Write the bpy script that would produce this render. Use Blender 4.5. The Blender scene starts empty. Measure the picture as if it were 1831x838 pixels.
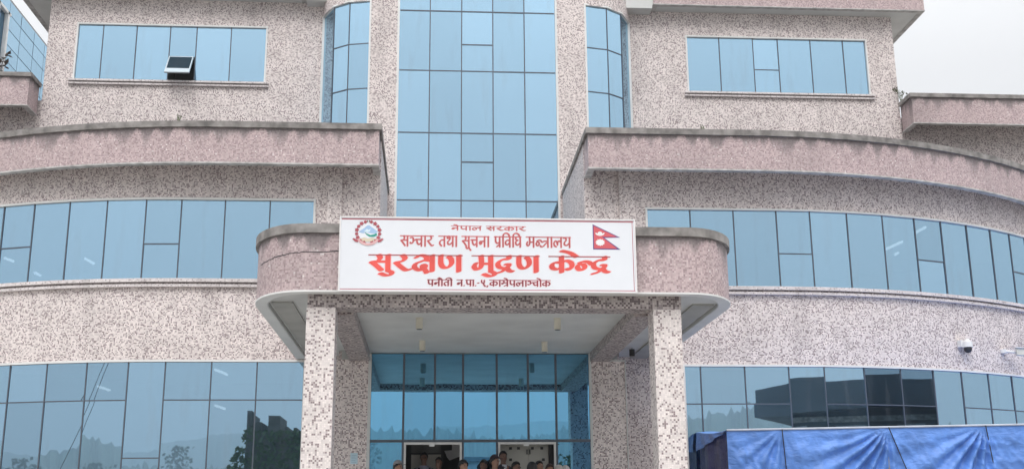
import bpy, bmesh, math, random
import numpy as np
from mathutils import Vector, Matrix
from mathutils.geometry import tessellate_polygon
random.seed(7)
RNG = np.random.default_rng(7)
PI = math.pi
sc = bpy.context.scene
COL = sc.collection

# ------------------------------------------------------------------ camera, sky, sun, exposure
YAW, PITCH, ROLL = .073, .252, -.008
fw = Vector((math.sin(YAW)*math.cos(PITCH), math.cos(YAW)*math.cos(PITCH), math.sin(PITCH)))
rt = Vector((math.cos(YAW), -math.sin(YAW), 0)); up = rt.cross(fw)
r2 = rt*math.cos(ROLL)+up*math.sin(ROLL); u2 = up*math.cos(ROLL)-rt*math.sin(ROLL)
cam_data = bpy.data.cameras.new('camera'); cam = bpy.data.objects.new('camera', cam_data); COL.objects.link(cam)
M = Matrix((r2, u2, -fw)).transposed().to_4x4(); M.translation = Vector((-1.049, -24.0, 1.7)); cam.matrix_world = M
cam_data.sensor_width = 36; cam_data.lens = 36*2039.7/1831; cam_data.clip_end = 12000; cam_data.clip_start = .1
sc.camera = cam

SUN_EL, SUN_AZ = math.radians(50), math.radians(188)       # azimuth from +Y clockwise: behind the camera, a little to its left
world = bpy.data.worlds.new('World'); sc.world = world; world.use_nodes = True
wn, wl = world.node_tree.nodes, world.node_tree.links
wn.clear()
out = wn.new('ShaderNodeOutputWorld'); bg = wn.new('ShaderNodeBackground'); bg.inputs['Strength'].default_value = .1
sky = wn.new('ShaderNodeTexSky'); sky.sky_type = 'NISHITA'; sky.sun_disc = False
sky.sun_elevation = SUN_EL; sky.sun_rotation = SUN_AZ; sky.dust_density = 4; sky.air_density = 1
tc = wn.new('ShaderNodeTexCoord'); sx = wn.new('ShaderNodeSeparateXYZ'); wl.new(tc.outputs['Generated'], sx.inputs[0])
ramp = wn.new('ShaderNodeValToRGB'); wl.new(sx.outputs['Z'], ramp.inputs[0])      # overcast: brighter towards the zenith
ramp.color_ramp.elements[0].position = 0; ramp.color_ramp.elements[0].color = (.52, .535, .555, 1)
ramp.color_ramp.elements[1].position = 1; ramp.color_ramp.elements[1].color = (2.0, 2.02, 2.06, 1)
e = ramp.color_ramp.elements.new(.12); e.color = (.60, .612, .63, 1)
e = ramp.color_ramp.elements.new(.36); e.color = (.74, .748, .76, 1)
e = ramp.color_ramp.elements.new(.60); e.color = (1.25, 1.26, 1.28, 1)
nz = wn.new('ShaderNodeTexNoise'); nz.inputs['Scale'].default_value = 2.2; nz.inputs['Detail'].default_value = 4
wl.new(tc.outputs['Generated'], nz.inputs['Vector'])
mr = wn.new('ShaderNodeMapRange'); mr.inputs['To Min'].default_value = .97; mr.inputs['To Max'].default_value = 1.04
wl.new(nz.outputs['Fac'], mr.inputs['Value'])
cl = wn.new('ShaderNodeMix'); cl.data_type = 'RGBA'; cl.blend_type = 'MULTIPLY'; cl.inputs['Factor'].default_value = 1
wl.new(ramp.outputs[0], cl.inputs[6]); wl.new(mr.outputs[0], cl.inputs[7])
sc10 = wn.new('ShaderNodeMix'); sc10.data_type = 'RGBA'; sc10.blend_type = 'MULTIPLY'; sc10.inputs['Factor'].default_value = 1
wl.new(cl.outputs[2], sc10.inputs[6]); sc10.inputs[7].default_value = (10, 10, 10, 1)
mx = wn.new('ShaderNodeMix'); mx.data_type = 'RGBA'; mx.inputs['Factor'].default_value = .94
wl.new(sky.outputs[0], mx.inputs[6]); wl.new(sc10.outputs[2], mx.inputs[7])
wl.new(mx.outputs[2], bg.inputs['Color']); wl.new(bg.outputs[0], out.inputs['Surface'])

sun_d = bpy.data.lights.new('sun', 'SUN'); sun_d.energy = 1.5; sun_d.angle = math.radians(35); sun_d.color = (1, .97, .94)
sun = bpy.data.objects.new('sun', sun_d); COL.objects.link(sun)
sdir = Vector((math.sin(SUN_AZ)*math.cos(SUN_EL), math.cos(SUN_AZ)*math.cos(SUN_EL), math.sin(SUN_EL)))
sun.rotation_euler = sdir.to_track_quat('Z', 'Y').to_euler(); sun.location = (0, -30, 40)
sc.view_settings.view_transform = 'Standard'; sc.view_settings.look = 'None'
sc.view_settings.exposure = 0.55; sc.view_settings.gamma = 1
sc.render.engine = 'CYCLES'
sc.cycles.max_bounces = 8; sc.cycles.glossy_bounces = 5

# ------------------------------------------------------------------ materials
def new_mat(name):
    m = bpy.data.materials.new(name); m.use_nodes = True
    nt = m.node_tree; b = nt.nodes['Principled BSDF']
    return m, nt.nodes, nt.links, b
def N(nodes, t, **kw):
    n = nodes.new('ShaderNode'+t)
    for k, v in kw.items(): setattr(n, k, v)
    return n
def mixc(n, l, a, b, fac=1., mode='MIX'):
    m = N(n, 'Mix', data_type='RGBA', blend_type=mode)
    for s, v in ((m.inputs['Factor'], fac), (m.inputs[6], a), (m.inputs[7], b)):
        if hasattr(v, 'is_linked'): l.new(v, s)
        elif isinstance(v, (int, float)): s.default_value = v
        else: s.default_value = tuple(v)+(1,) if len(v) == 3 else v
    return m.outputs[2]
def math_(n, l, op, a, b=None, c=None):
    m = N(n, 'Math', operation=op)
    for i, v in enumerate((a, b, c)):
        if v is None: continue
        if hasattr(v, 'is_linked'): l.new(v, m.inputs[i])
        else: m.inputs[i].default_value = v
    return m.outputs[0]
def maprange(n, l, v, a, b, c, d):
    m = N(n, 'MapRange'); l.new(v, m.inputs[0])
    for i, x in enumerate((a, b, c, d)): m.inputs[i+1].default_value = x
    return m.outputs[0]

def plain(name, col, rough=.6, metal=0., var=.12, scale=3., bump=.0, spec=.5):
    m, n, l, b = new_mat(name)
    t = N(n, 'TexCoord'); nz = N(n, 'TexNoise'); nz.inputs['Scale'].default_value = scale; nz.inputs['Detail'].default_value = 5
    l.new(t.outputs['Object'], nz.inputs['Vector'])
    f = maprange(n, l, nz.outputs['Fac'], .3, .7, 1-var, 1+var)
    c = mixc(n, l, col, f, 1., 'MULTIPLY')
    l.new(c, b.inputs['Base Color']); b.inputs['Roughness'].default_value = rough; b.inputs['Metallic'].default_value = metal
    b.inputs['Specular IOR Level'].default_value = spec
    if bump:
        bp = N(n, 'Bump'); bp.inputs['Strength'].default_value = bump; bp.inputs['Distance'].default_value = .02
        l.new(nz.outputs['Fac'], bp.inputs['Height']); l.new(bp.outputs[0], b.inputs['Normal'])
    return m

def mosaic(name, stops, grout, tile=.052, stain=.25, streak=0., stain_col=(.12, .11, .11)):
    """random small square tiles: one flat colour per tile, pale joints, large soft stains, optional run-off streaks below v=0"""
    m, n, l, b = new_mat(name)
    uv = N(n, 'UVMap')
    sep = N(n, 'SeparateXYZ'); l.new(uv.outputs[0], sep.inputs[0])
    u = math_(n, l, 'DIVIDE', sep.outputs[0], tile); v = math_(n, l, 'DIVIDE', sep.outputs[1], tile)
    fu = math_(n, l, 'FLOOR', u); fv = math_(n, l, 'FLOOR', v)
    cmb = N(n, 'CombineXYZ'); l.new(fu, cmb.inputs[0]); l.new(fv, cmb.inputs[1])
    w = N(n, 'TexWhiteNoise', noise_dimensions='3D'); l.new(cmb.outputs[0], w.inputs['Vector'])
    # tiles come in small runs of one colour: mix the white noise with a slightly smooth noise of the cell index
    nz = N(n, 'TexNoise'); nz.inputs['Scale'].default_value = .62; nz.inputs['Detail'].default_value = 0
    l.new(cmb.outputs[0], nz.inputs['Vector'])
    k = math_(n, l, 'ADD', math_(n, l, 'MULTIPLY', w.outputs['Value'], .94), math_(n, l, 'MULTIPLY', maprange(n, l, nz.outputs['Fac'], .28, .72, 0, 1), .06))
    cr = N(n, 'ValToRGB'); cr.color_ramp.interpolation = 'CONSTANT'; l.new(k, cr.inputs[0])
    els = cr.color_ramp.elements
    for i, (p, c) in enumerate(stops):
        el = els[i] if i < 2 else els.new(p)
        el.position = p; el.color = (*c, 1)
    jit = maprange(n, l, w.outputs['Color'], 0, 1, .86, 1.1)
    w2 = N(n, 'SeparateXYZ'); l.new(w.outputs['Color'], w2.inputs[0])
    jit = maprange(n, l, w2.outputs[1], 0, 1, .88, 1.1)
    col = mixc(n, l, cr.outputs[0], jit, 1., 'MULTIPLY')
    # joints
    du = math_(n, l, 'ABSOLUTE', math_(n, l, 'SUBTRACT', math_(n, l, 'FRACT', u), .5))
    dv = math_(n, l, 'ABSOLUTE', math_(n, l, 'SUBTRACT', math_(n, l, 'FRACT', v), .5))
    g = math_(n, l, 'GREATER_THAN', math_(n, l, 'MAXIMUM', du, dv), .455)
    col = mixc(n, l, col, grout, g)
    # tiles come on sheets about 30 cm square whose tone differs a little
    sh = N(n, 'CombineXYZ'); l.new(math_(n, l, 'FLOOR', math_(n, l, 'DIVIDE', sep.outputs[0], tile*9)), sh.inputs[0]); l.new(math_(n, l, 'FLOOR', math_(n, l, 'DIVIDE', sep.outputs[1], tile*9)), sh.inputs[1])
    sw = N(n, 'TexWhiteNoise', noise_dimensions='3D'); l.new(sh.outputs[0], sw.inputs['Vector'])
    col = mixc(n, l, col, maprange(n, l, sw.outputs['Value'], 0, 1, .945, 1.045), 1., 'MULTIPLY')
    # faint vertical run marks
    rc = N(n, 'CombineXYZ'); l.new(math_(n, l, 'MULTIPLY', sep.outputs[0], 1.7), rc.inputs[0]); l.new(math_(n, l, 'MULTIPLY', sep.outputs[1], .22), rc.inputs[1])
    rn = N(n, 'TexNoise'); rn.inputs['Scale'].default_value = 1.; rn.inputs['Detail'].default_value = 6; l.new(rc.outputs[0], rn.inputs['Vector'])
    col = mixc(n, l, col, stain_col, maprange(n, l, rn.outputs['Fac'], .54, .76, 0, .20))
    # stains
    tc = N(n, 'TexCoord'); st = N(n, 'TexNoise'); st.inputs['Scale'].default_value = .55; st.inputs['Detail'].default_value = 6; st.inputs['Roughness'].default_value = .62
    l.new(tc.outputs['Object'], st.inputs['Vector'])
    f = maprange(n, l, st.outputs['Fac'], .48, .72, 0, stain)
    col = mixc(n, l, col, stain_col, f)
    if streak:
        cb = N(n, 'CombineXYZ'); l.new(math_(n, l, 'MULTIPLY', sep.outputs[0], 2.3), cb.inputs[0]); l.new(math_(n, l, 'MULTIPLY', sep.outputs[1], .35), cb.inputs[1])
        sn = N(n, 'TexNoise'); sn.inputs['Scale'].default_value = 1.; sn.inputs['Detail'].default_value = 5; l.new(cb.outputs[0], sn.inputs['Vector'])
        # run-off reaches a noisy depth below the cap (v = 0 is the underside of the cap)
        reach = maprange(n, l, sn.outputs['Fac'], .42, .72, .02, .75)
        d = math_(n, l, 'DIVIDE', math_(n, l, 'ADD', math_(n, l, 'MULTIPLY', sep.outputs[1], -1.), 0), reach)
        f2 = math_(n, l, 'MULTIPLY', maprange(n, l, d, .25, 1., 1, 0), streak)
        col = mixc(n, l, col, (.13, .12, .12), f2)
    l.new(col, b.inputs['Base Color']); b.inputs['Roughness'].default_value = .55; b.inputs['Specular IOR Level'].default_value = .35
    bp = N(n, 'Bump'); bp.inputs['Strength'].default_value = .25; bp.inputs['Distance'].default_value = .004
    l.new(math_(n, l, 'SUBTRACT', 1., g), bp.inputs['Height']); l.new(bp.outputs[0], b.inputs['Normal'])
    return m

mat = {}
mat['wall'] = mosaic('speckled_mosaic', [(0, (.265, .205, .21)), (.19, (.45, .38, .38)), (.34, (.79, .715, .69)), (.70, (.70, .625, .61))], (.60, .54, .53), tile=.0285, stain=.12)
mat['pier'] = mosaic('column_mosaic', [(0, (.28, .215, .22)), (.155, (.48, .41, .41)), (.25, (.78, .715, .69)), (.72, (.72, .655, .64))], (.66, .60, .585), tile=.031, stain=.08)
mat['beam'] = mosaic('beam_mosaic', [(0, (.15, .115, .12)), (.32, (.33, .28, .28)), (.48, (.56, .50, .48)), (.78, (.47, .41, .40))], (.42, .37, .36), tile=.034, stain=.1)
mat['pink'] = mosaic('pink_mosaic', [(0, (.33, .245, .255)), (.20, (.43, .33, .335)), (.44, (.52, .405, .41)), (.72, (.555, .45, .45)), (.9625, (.72, .67, .66))], (.47, .375, .38), tile=.030, stain=.28, streak=.75, stain_col=(.22, .19, .185))
mat['cap'] = plain('weathered_concrete', (.24, .225, .215), .9, var=.45, scale=4, bump=.5)
mat['white'] = plain('white_paint', (.72, .72, .71), .5, var=.06, scale=2)
mat['drip'] = plain('grey_drip_edge', (.46, .45, .44), .7, var=.35, scale=5)
mat['soffit'] = plain('soffit_paint', (.62, .63, .62), .7, var=.09, scale=1.3)
mat['alu'] = plain('dark_aluminium', (.09, .11, .14), .45, metal=.3, var=.1, scale=5)
mat['alu_grey'] = plain('grey_aluminium', (.26, .27, .29), .45, metal=.4, var=.1, scale=5)
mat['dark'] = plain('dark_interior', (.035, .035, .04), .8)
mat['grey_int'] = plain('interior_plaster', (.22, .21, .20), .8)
mat['lamp'] = plain('cream_enamel', (.60, .57, .48), .4)
mat['black'] = plain('black_plastic', (.02, .02, .022), .35)

def glass(name, tint, body, see=False):
    m, n, l, b = new_mat(name)
    n.remove(b); o = [x for x in n if x.type == 'OUTPUT_MATERIAL'][0]
    oi = N(n, 'ObjectInfo')
    g = N(n, 'BsdfGlossy'); g.inputs['Roughness'].default_value = .012
    f = maprange(n, l, oi.outputs['Random'], 0, 1, .89, 1.06)
    # thin film of dust: faint streaks that dull the reflection
    tc = N(n, 'TexCoord'); mp = N(n, 'Mapping'); mp.inputs['Scale'].default_value = (3, 3, .5); l.new(tc.outputs['Object'], mp.inputs[0])
    nz = N(n, 'TexNoise'); nz.inputs['Scale'].default_value = 1.2; nz.inputs['Detail'].default_value = 6; l.new(mp.outputs[0], nz.inputs['Vector'])
    c = mixc(n, l, tint, f, 1., 'MULTIPLY')
    l.new(c, g.inputs['Color'])
    bp = N(n, 'Bump'); bp.inputs['Strength'].default_value = .05; bp.inputs['Distance'].default_value = .01
    n2 = N(n, 'TexNoise'); n2.inputs['Scale'].default_value = 1.1; n2.inputs['Detail'].default_value = 1; l.new(tc.outputs['Object'], n2.inputs['Vector'])
    l.new(n2.outputs['Fac'], bp.inputs['Height']); l.new(bp.outputs[0], g.inputs['Normal'])
    d = N(n, 'BsdfDiffuse'); d.inputs['Color'].default_value = (*body, 1)
    dd = N(n, 'BsdfDiffuse'); dd.inputs['Color'].default_value = (.35, .36, .36, 1)
    ms = N(n, 'MixShader'); ms.inputs[0].default_value = .9; l.new(d.outputs[0], ms.inputs[1]); l.new(g.outputs[0], ms.inputs[2])
    ms2 = N(n, 'MixShader'); l.new(maprange(n, l, nz.outputs['Fac'], .55, .8, 0, .10), ms2.inputs[0])
    l.new(ms.outputs[0], ms2.inputs[1]); l.new(dd.outputs[0], ms2.inputs[2])
    tp = N(n, 'BsdfTransparent'); tp.inputs['Color'].default_value = (.8, .92, 1, 1)
    ms3 = N(n, 'MixShader'); ms3.inputs[0].default_value = .06 if see else 0.
    l.new(ms2.outputs[0], ms3.inputs[1]); l.new(tp.outputs[0], ms3.inputs[2]); l.new(ms3.outputs[0], o.inputs['Surface'])
    return m
mat['glass'] = glass('blue_reflective_glass', (.46, .69, .87), (.03, .09, .14))
mat['glass_low'] = glass('blue_reflective_glass_wing', (.46, .69, .87), (.03, .09, .14), True)
mat['clear'], cn_, cl_, cb_ = new_mat('clear_glass_back')
ct_ = cn_.new('ShaderNodeBsdfTransparent'); ct_.inputs['Color'].default_value = (.9, .96, .98, 1); cl_.new(ct_.outputs[0], [x for x in cn_ if x.type == 'OUTPUT_MATERIAL'][0].inputs['Surface'])
mat['glass_ent'] = glass('entrance_glass', (.215, .54, .80), (.004, .010, .016))
mat['glass_dark'] = glass('dark_tinted_glass', (.20, .33, .45), (.02, .04, .06))

# ------------------------------------------------------------------ mesh helpers
class MB:
    def __init__(s): s.v = []; s.f = []; s.uv = []; s.mi = []
    def quad(s, a, b, c, d, uv=None, mi=0): s.poly((a, b, c, d), uv, mi)
    def poly(s, pts, uv=None, mi=0):
        i = len(s.v); s.v += [tuple(p) for p in pts]; s.f.append(tuple(range(i, i+len(pts))))
        if uv is None:
            n = (Vector(pts[1])-Vector(pts[0])).cross(Vector(pts[2])-Vector(pts[0])); ax = max(range(3), key=lambda k: abs(n[k]))
            uv = [((p[1], p[2]) if ax == 0 else (p[0], p[2]) if ax == 1 else (p[0], p[1])) for p in pts]
        s.uv.append(uv); s.mi.append(mi)
    def box(s, x0, x1, y0, y1, z0, z1, mi=0):
        x0, x1 = min(x0, x1), max(x0, x1); y0, y1 = min(y0, y1), max(y0, y1)
        P = [(x, y, z) for z in (z0, z1) for y in (y0, y1) for x in (x0, x1)]
        for q in ((0, 1, 5, 4), (3, 2, 6, 7), (2, 0, 4, 6), (1, 3, 7, 5), (4, 5, 7, 6), (2, 3, 1, 0)): s.poly([P[k] for k in q], None, mi)
    def hexa(s, P, mi=0):
        """P: 8 corners, bottom ring 0-3 counter-clockwise from above, then the top ring"""
        for q in ((0, 1, 5, 4), (1, 2, 6, 5), (2, 3, 7, 6), (3, 0, 4, 7), (4, 5, 6, 7), (3, 2, 1, 0)): s.poly([P[k] for k in q], None, mi)
    def bar(s, a, b, w, mi=0, n=4):
        a, b = Vector(a), Vector(b); d = (b-a).normalized(); x = d.orthogonal().normalized(); y = d.cross(x)
        ra = [a+(x*math.cos(t)+y*math.sin(t))*w for t in [2*PI*k/n+PI/n for k in range(n)]]; rb = [p+(b-a) for p in ra]
        for k in range(n): s.poly((ra[k], ra[(k+1) % n], rb[(k+1) % n], rb[k]), None, mi)
        s.poly(ra[::-1], None, mi); s.poly(rb, None, mi)
    def cyl(s, c, r, z0, z1, n=20, mi=0, r1=None):
        r1 = r if r1 is None else r1
        A = [(c[0]+r*math.cos(2*PI*k/n), c[1]+r*math.sin(2*PI*k/n), z0) for k in range(n)]
        B = [(c[0]+r1*math.cos(2*PI*k/n), c[1]+r1*math.sin(2*PI*k/n), z1) for k in range(n)]
        for k in range(n): s.poly((A[k], A[(k+1) % n], B[(k+1) % n], B[k]), None, mi)
        s.poly(A[::-1], None, mi); s.poly(B, None, mi)
    def build(s, name, mats, parent=None, smooth=False):
        me = bpy.data.meshes.new(name); me.from_pydata(s.v, [], s.f)
        ul = me.uv_layers.new(name='UVMap'); flat = [c for u in s.uv for p in u for c in p]
        ul.data.foreach_set('uv', flat)
        for m in (mats if isinstance(mats, (list, tuple)) else [mats]): me.materials.append(m)
        me.polygons.foreach_set('material_index', s.mi)
        if smooth: me.polygons.foreach_set('use_smooth', [True]*len(s.f))
        me.update()
        return link(name, me, parent)
def link(name, me, parent=None):
    o = bpy.data.objects.new(name, me); COL.objects.link(o)
    if parent is not None: o.parent = parent
    return o
def tag(o, label=None, cat=None, group=None, kind=None):
    for k, v in (('label', label), ('category', cat), ('group', group), ('kind', kind)):
        if v: o[k] = v
    return o
def empty(name, label, cat, loc=(0, 0, 0), group=None):
    return tag(link(name, None), label, cat, group)
def place(o, x, y, z, rz=0.): o.location = (x, y, z); o.rotation_euler = (0, 0, rz); return o

# ------------------------------------------------------------------ curves the building follows
WW, RW = 1.4, 12.9                     # wing wall plane and the radius of its rounded outer part
X0 = {-1: 6.5, 1: 7.0}
def wing(side, s, off=0.):
    """plan point of the wing wall: s metres out from the middle, off metres in front of the wall face"""
    x0 = X0[side]
    if s <= x0: return (side*s, WW-off)
    a = (s-x0)/RW
    return (side*(x0+(RW+off)*math.sin(a)), WW+RW-(RW+off)*math.cos(a))
TG = 5.74
def tower(side, s, off=0.):
    """plan of the tower front: flat to its rounded shoulder, then a quarter circle back to the upper wall"""
    xe, r = (2.84, 1.42) if side < 0 else (3.29, 1.48)
    if s <= xe: return (side*s, TG-off)
    a = (s-xe)/r
    return (side*(xe+(r+off)*math.sin(a)), TG+r-(r+off)*math.cos(a))
def flat(yp): return lambda side, s, off=0.: (side*s, yp-off)

def wall_grid(mb, fn, side, sb, zb, holes, v0=0., reveal=.09, mi=0, rmi=None):
    sb = sorted(set([round(x, 4) for x in sb])); zb = sorted(set([round(x, 4) for x in zb]))
    def P(s, z, off=0.): x, y = fn(side, s, off); return (x, y, z)
    for i in range(len(sb)-1):
        for j in range(len(zb)-1):
            sm, zm = (sb[i]+sb[i+1])/2, (zb[j]+zb[j+1])/2
            if any(h[0] < sm < h[1] and h[2] < zm < h[3] for h in holes): continue
            q = [(sb[i], zb[j]), (sb[i+1], zb[j]), (sb[i+1], zb[j+1]), (sb[i], zb[j+1])]
            uv = [(side*a, b-v0) for a, b in q]
            if side < 0: q = q[::-1]; uv = uv[::-1]
            mb.poly([P(a, b) for a, b in q], uv, mi)
def rng(a, b, step): n = max(1, int(math.ceil((b-a)/step))); return [a+(b-a)*k/n for k in range(n+1)]

def glazing(name, fn, side, S, z0, z1, rows=(), splits=None, parent=None, gm='glass', trim=.045, sill=False, bar=.013, skip_row=None, gdark=(), skip=(), flat_first=False, frame_mat='white'):
    """one window: pale trim (the part), panes and mullion bars (sub-parts); S = mullion positions, rows = full transoms, splits = {column: transom heights}"""
    splits = splits or {}; skip_row = skip_row or {}
    tm = MB()
    def P(s, z, off): x, y = fn(side, s, off); return Vector((x, y, z))
    def rib(sa, sb_, za, zb_, o0, o1, mb):
        A = [P(sa, za, o1), P(sb_, za, o1), P(sb_, za, o0), P(sa, za, o0)]; B = [p+Vector((0, 0, zb_-za)) for p in A]
        if side < 0: A = [A[1], A[0], A[3], A[2]]; B = [B[1], B[0], B[3], B[2]]
        mb.hexa(A+B)
    s0, s1 = S[0], S[-1]
    ss = [s0-trim]+list(S[1:-1])+[s1+trim]
    for a, b in zip(ss[:-1], ss[1:]):
        rib(a, b, z1, z1+trim, -.10, .025, tm); rib(a, b, z0-trim*.5, z0, -.10, .022, tm)
    rib(s0-trim, s0, z0, z1, -.10, .024, tm); rib(s1, s1+trim, z0, z1, -.10, .024, tm)
    w = tm.build(name, mat[frame_mat], parent)
    for i in range(len(S)-1):
        a, b = S[i], S[i+1]
        zs = [z0]+sorted([r for r in rows if (i, r) not in skip_row]+list(splits.get(i, [])))+[z1]
        if i > 0:
            m1 = MB(); rib(a-bar, a+bar, z0, z1, -.09, -.022, m1); m1.build('mullion', mat['alu'], w)
        for zz in zs[1:-1]:
            m1 = MB(); rib(a+bar, b-bar, zz-bar, zz+bar, -.09, -.025, m1); m1.build('transom', mat['alu'], w)
        for k, (za, zb_) in enumerate(zip(zs[:-1], zs[1:])):
            if (i, k) in skip: continue
            pm = MB(); t = [random.uniform(-.004, .004) for _ in range(3)]
            o = [-.04+t[0], -.04+t[1], -.04+t[1]+t[2], -.04+t[0]+t[2]]
            C4 = [P(a+.004, za+.004, o[0]), P(b-.004, za+.004, o[1]), P(b-.004, zb_-.004, o[2]), P(a+.004, zb_-.004, o[3])]
            cx, cy = fn(side, (a+b)/2, 0)
            nrm = (C4[1]-C4[0]).cross(C4[3]-C4[0]).normalized()
            if side < 0: nrm = -nrm
            back = [p-nrm*.012 for p in C4]
            F = [C4, back]
            order = (0, 1, 2, 3) if side > 0 else (1, 0, 3, 2)
            f4 = [C4[q] for q in order]; b4 = [back[q] for q in order]
            pm.poly(f4); pm.poly(b4[::-1], None, 1)
            for q in range(4): pm.poly((f4[(q+1) % 4], f4[q], b4[q], b4[(q+1) % 4]), None, 1)
            pm.build('pane', [mat['glass_dark'] if (i, k) in gdark else mat[gm], mat['clear']], w)
    if sill:
        sm = MB(); e = .14
        sss = [s0-e]+[x for x in S[1:-1]]+[s1+e]
        for a, b in zip(sss[:-1], sss[1:]):
            rib(a, b, z0-.080, z0-trim*.5-.002, -.05, .11, sm); rib(a, b, z0-.165, z0-.115, -.05, .08, sm)
        so = sm.build('sill', mat['sillm'], w)
    return w
mat['sillm'] = mosaic('pale_sill_mosaic', [(0, (.40, .35, .355)), (.16, (.66, .61, .605)), (.5, (.72, .67, .665)), (.8, (.66, .61, .61))], (.60, .56, .56), tile=.031, stain=.2)

# ------------------------------------------------------------------ ground and steps (below the picture)
PLAT = 1.55
g = MB(); g.quad((-400, -400, 0), (400, -400, 0), (400, 400, 0), (-400, 400, 0))
tag(g.build('ground', plain('paving_concrete', (.33, .32, .30), .9, var=.15, scale=.8, bump=.3)), kind='structure')
g = MB(); g.box(-3.9, 4.0, -.6, 1.35, .004, PLAT)
for k in range(10): g.box(-3.9, 4.0, -.6-.3*(k+1), -.6-.3*k-.001, .004, PLAT-.15*(k+1))
tag(g.build('entrance_steps', plain('step_stone', (.36, .35, .34), .7, var=.1, scale=3, bump=.2)), kind='structure')

# ------------------------------------------------------------------ the building
B = empty('office_building', 'large building clad in speckled mosaic with blue reflective glass and an entrance canopy', 'building')

ZS1 = {-1: (7.17, 9.0), 1: (7.08, 8.90)}      # first floor window strip
ZG = {-1: 5.30, 1: 5.22}                      # head of the ground floor windows
S1 = {1: [3.98, 5.0, 6.03, 7.06, 7.88, 8.82, 9.77, 10.69, 11.51, 12.38, 13.27, 14.08, 14.8, 15.7, 16.6, 17.5],
      -1: [3.74, 4.73, 5.74, 6.72, 7.52, 8.42, 9.32, 10.21, 11.02, 11.9, 12.8, 13.7]}
SG = {1: [4.70, 5.07, 6.09, 7.11, 7.95, 8.94, 9.89, 10.81, 11.67, 12.57, 13.46, 14.3, 15.1, 16.0],
      -1: [3.83, 4.85, 5.84, 6.84, 7.65, 8.58, 9.51, 10.42, 11.3, 12.2, 13.1]}
ZTOP = {-1: 10.5, 1: 10.5}
for side in (-1, 1):
    sa = 2.23 if side < 0 else 2.51
    se = 20.
    w1, wg = S1[side], SG[side]
    z0, z1 = ZS1[side]; zg = ZG[side]
    zl = 1.9
    holes = [(w1[0], w1[-1], z0, z1), (wg[0], wg[-1], zl, zg)]
    gs = 3.06 if side > 0 else 2.93              # the entrance recess: no wing wall below the canopy there
    wb = MB()
    sb = [sa, gs]+w1+wg+rng(X0[side], se, .45)+[sa]
    wall_grid(wb, wing, side, [x for x in sb], [0., zl, zg, 5.4, 6.4, z0, z1, ZTOP[side]], holes+[(0, gs, 0, 5.4)])
    # return of the upper storey towards the tower
    x = side*sa
    q = [(x, WW, 5.4), (x, TG+.2, 5.4), (x, TG+.2, ZTOP[side]), (x, WW, ZTOP[side])]
    if side > 0: q = q[::-1]
    wb.poly(q)
    wb.build('wing_wall', mat['wall'], B, smooth=False)
    # pilaster by the inner end of the window strip
    pb = MB(); pa, pz = ((3.10, 3.43) if side < 0 else (3.32, 3.70))
    pb.box(side*pa, side*pz, WW-.07, WW-.002, 6.46, ZTOP[side]-.05); pb.build('pilaster', mat['wall'], B)
    # windows
    sp = {3: [7.97], 7: [8.0], 11: [8.03]} if side < 0 else {3: [7.87], 7: [7.88], 11: [7.92]}
    glazing('window', wing, side, w1, z0, z1, (), sp, B, 'glass_low')
    # moulded sill course under the strip window, running the length of the wing
    mb = MB()
    cs = [sa+.02]+[x for x in rng(sa+.02, X0[side], 2.)][1:]+rng(X0[side], se, .45)[1:]
    for (o, za, zb_) in ((.12, z0-.10, z0-.024), (.09, z0-.205, z0-.145)):
        for a, b in zip(cs[:-1], cs[1:]):
            P = [(*wing(side, a, o),), (*wing(side, b, o),), (*wing(side, b, -.02),), (*wing(side, a, -.02),)]
            if side < 0: P = [P[1], P[0], P[3], P[2]]
            mb.hexa([(p[0], p[1], za) for p in P]+[(p[0], p[1], zb_) for p in P])
    mb.build('sill_course', mat['sillm'], B)
    zt = 4.47 if side < 0 else 4.38
    zlo = 3.23
    if side < 0:
        glazing('window', wing, side, wg, zl, zg, (zt, zl+.9), {3: [zlo], 8: [zlo]}, B, 'glass_low', skip_row={(3, zt), (8, zt), (3, zl+.9), (8, zl+.9), (0, zl+.9), (1, zl+.9), (2, zl+.9), (4, zl+.9), (5, zl+.9), (6, zl+.9), (7, zl+.9), (9, zl+.9)})
    else:
        glazing('window', wing, side, wg, zl, zg, (zt,), {}, B, 'glass_low', skip_row={(3, zt), (7, zt)}, gdark={(5, 0), (5, 1), (6, 0), (6, 1)})

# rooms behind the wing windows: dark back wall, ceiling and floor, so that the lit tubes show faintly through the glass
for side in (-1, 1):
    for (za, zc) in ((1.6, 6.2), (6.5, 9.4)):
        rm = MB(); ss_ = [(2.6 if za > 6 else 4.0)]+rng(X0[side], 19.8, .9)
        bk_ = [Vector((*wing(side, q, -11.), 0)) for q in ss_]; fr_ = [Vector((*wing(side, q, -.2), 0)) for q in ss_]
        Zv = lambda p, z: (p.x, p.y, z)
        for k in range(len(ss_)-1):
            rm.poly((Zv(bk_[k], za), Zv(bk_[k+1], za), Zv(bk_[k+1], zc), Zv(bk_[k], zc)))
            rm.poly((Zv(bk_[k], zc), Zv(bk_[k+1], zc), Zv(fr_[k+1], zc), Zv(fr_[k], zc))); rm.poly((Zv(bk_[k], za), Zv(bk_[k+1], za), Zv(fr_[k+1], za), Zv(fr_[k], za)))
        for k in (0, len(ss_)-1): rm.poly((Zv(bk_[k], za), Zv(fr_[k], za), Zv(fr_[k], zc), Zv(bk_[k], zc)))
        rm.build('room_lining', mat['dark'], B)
tubem, tn_, tl_, tb__ = new_mat('lit_tube'); tb__.inputs['Emission Color'].default_value = (.95, .98, 1, 1); tb__.inputs['Emission Strength'].default_value = 2.6; tubem.cycles.emission_sampling = 'NONE'
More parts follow.
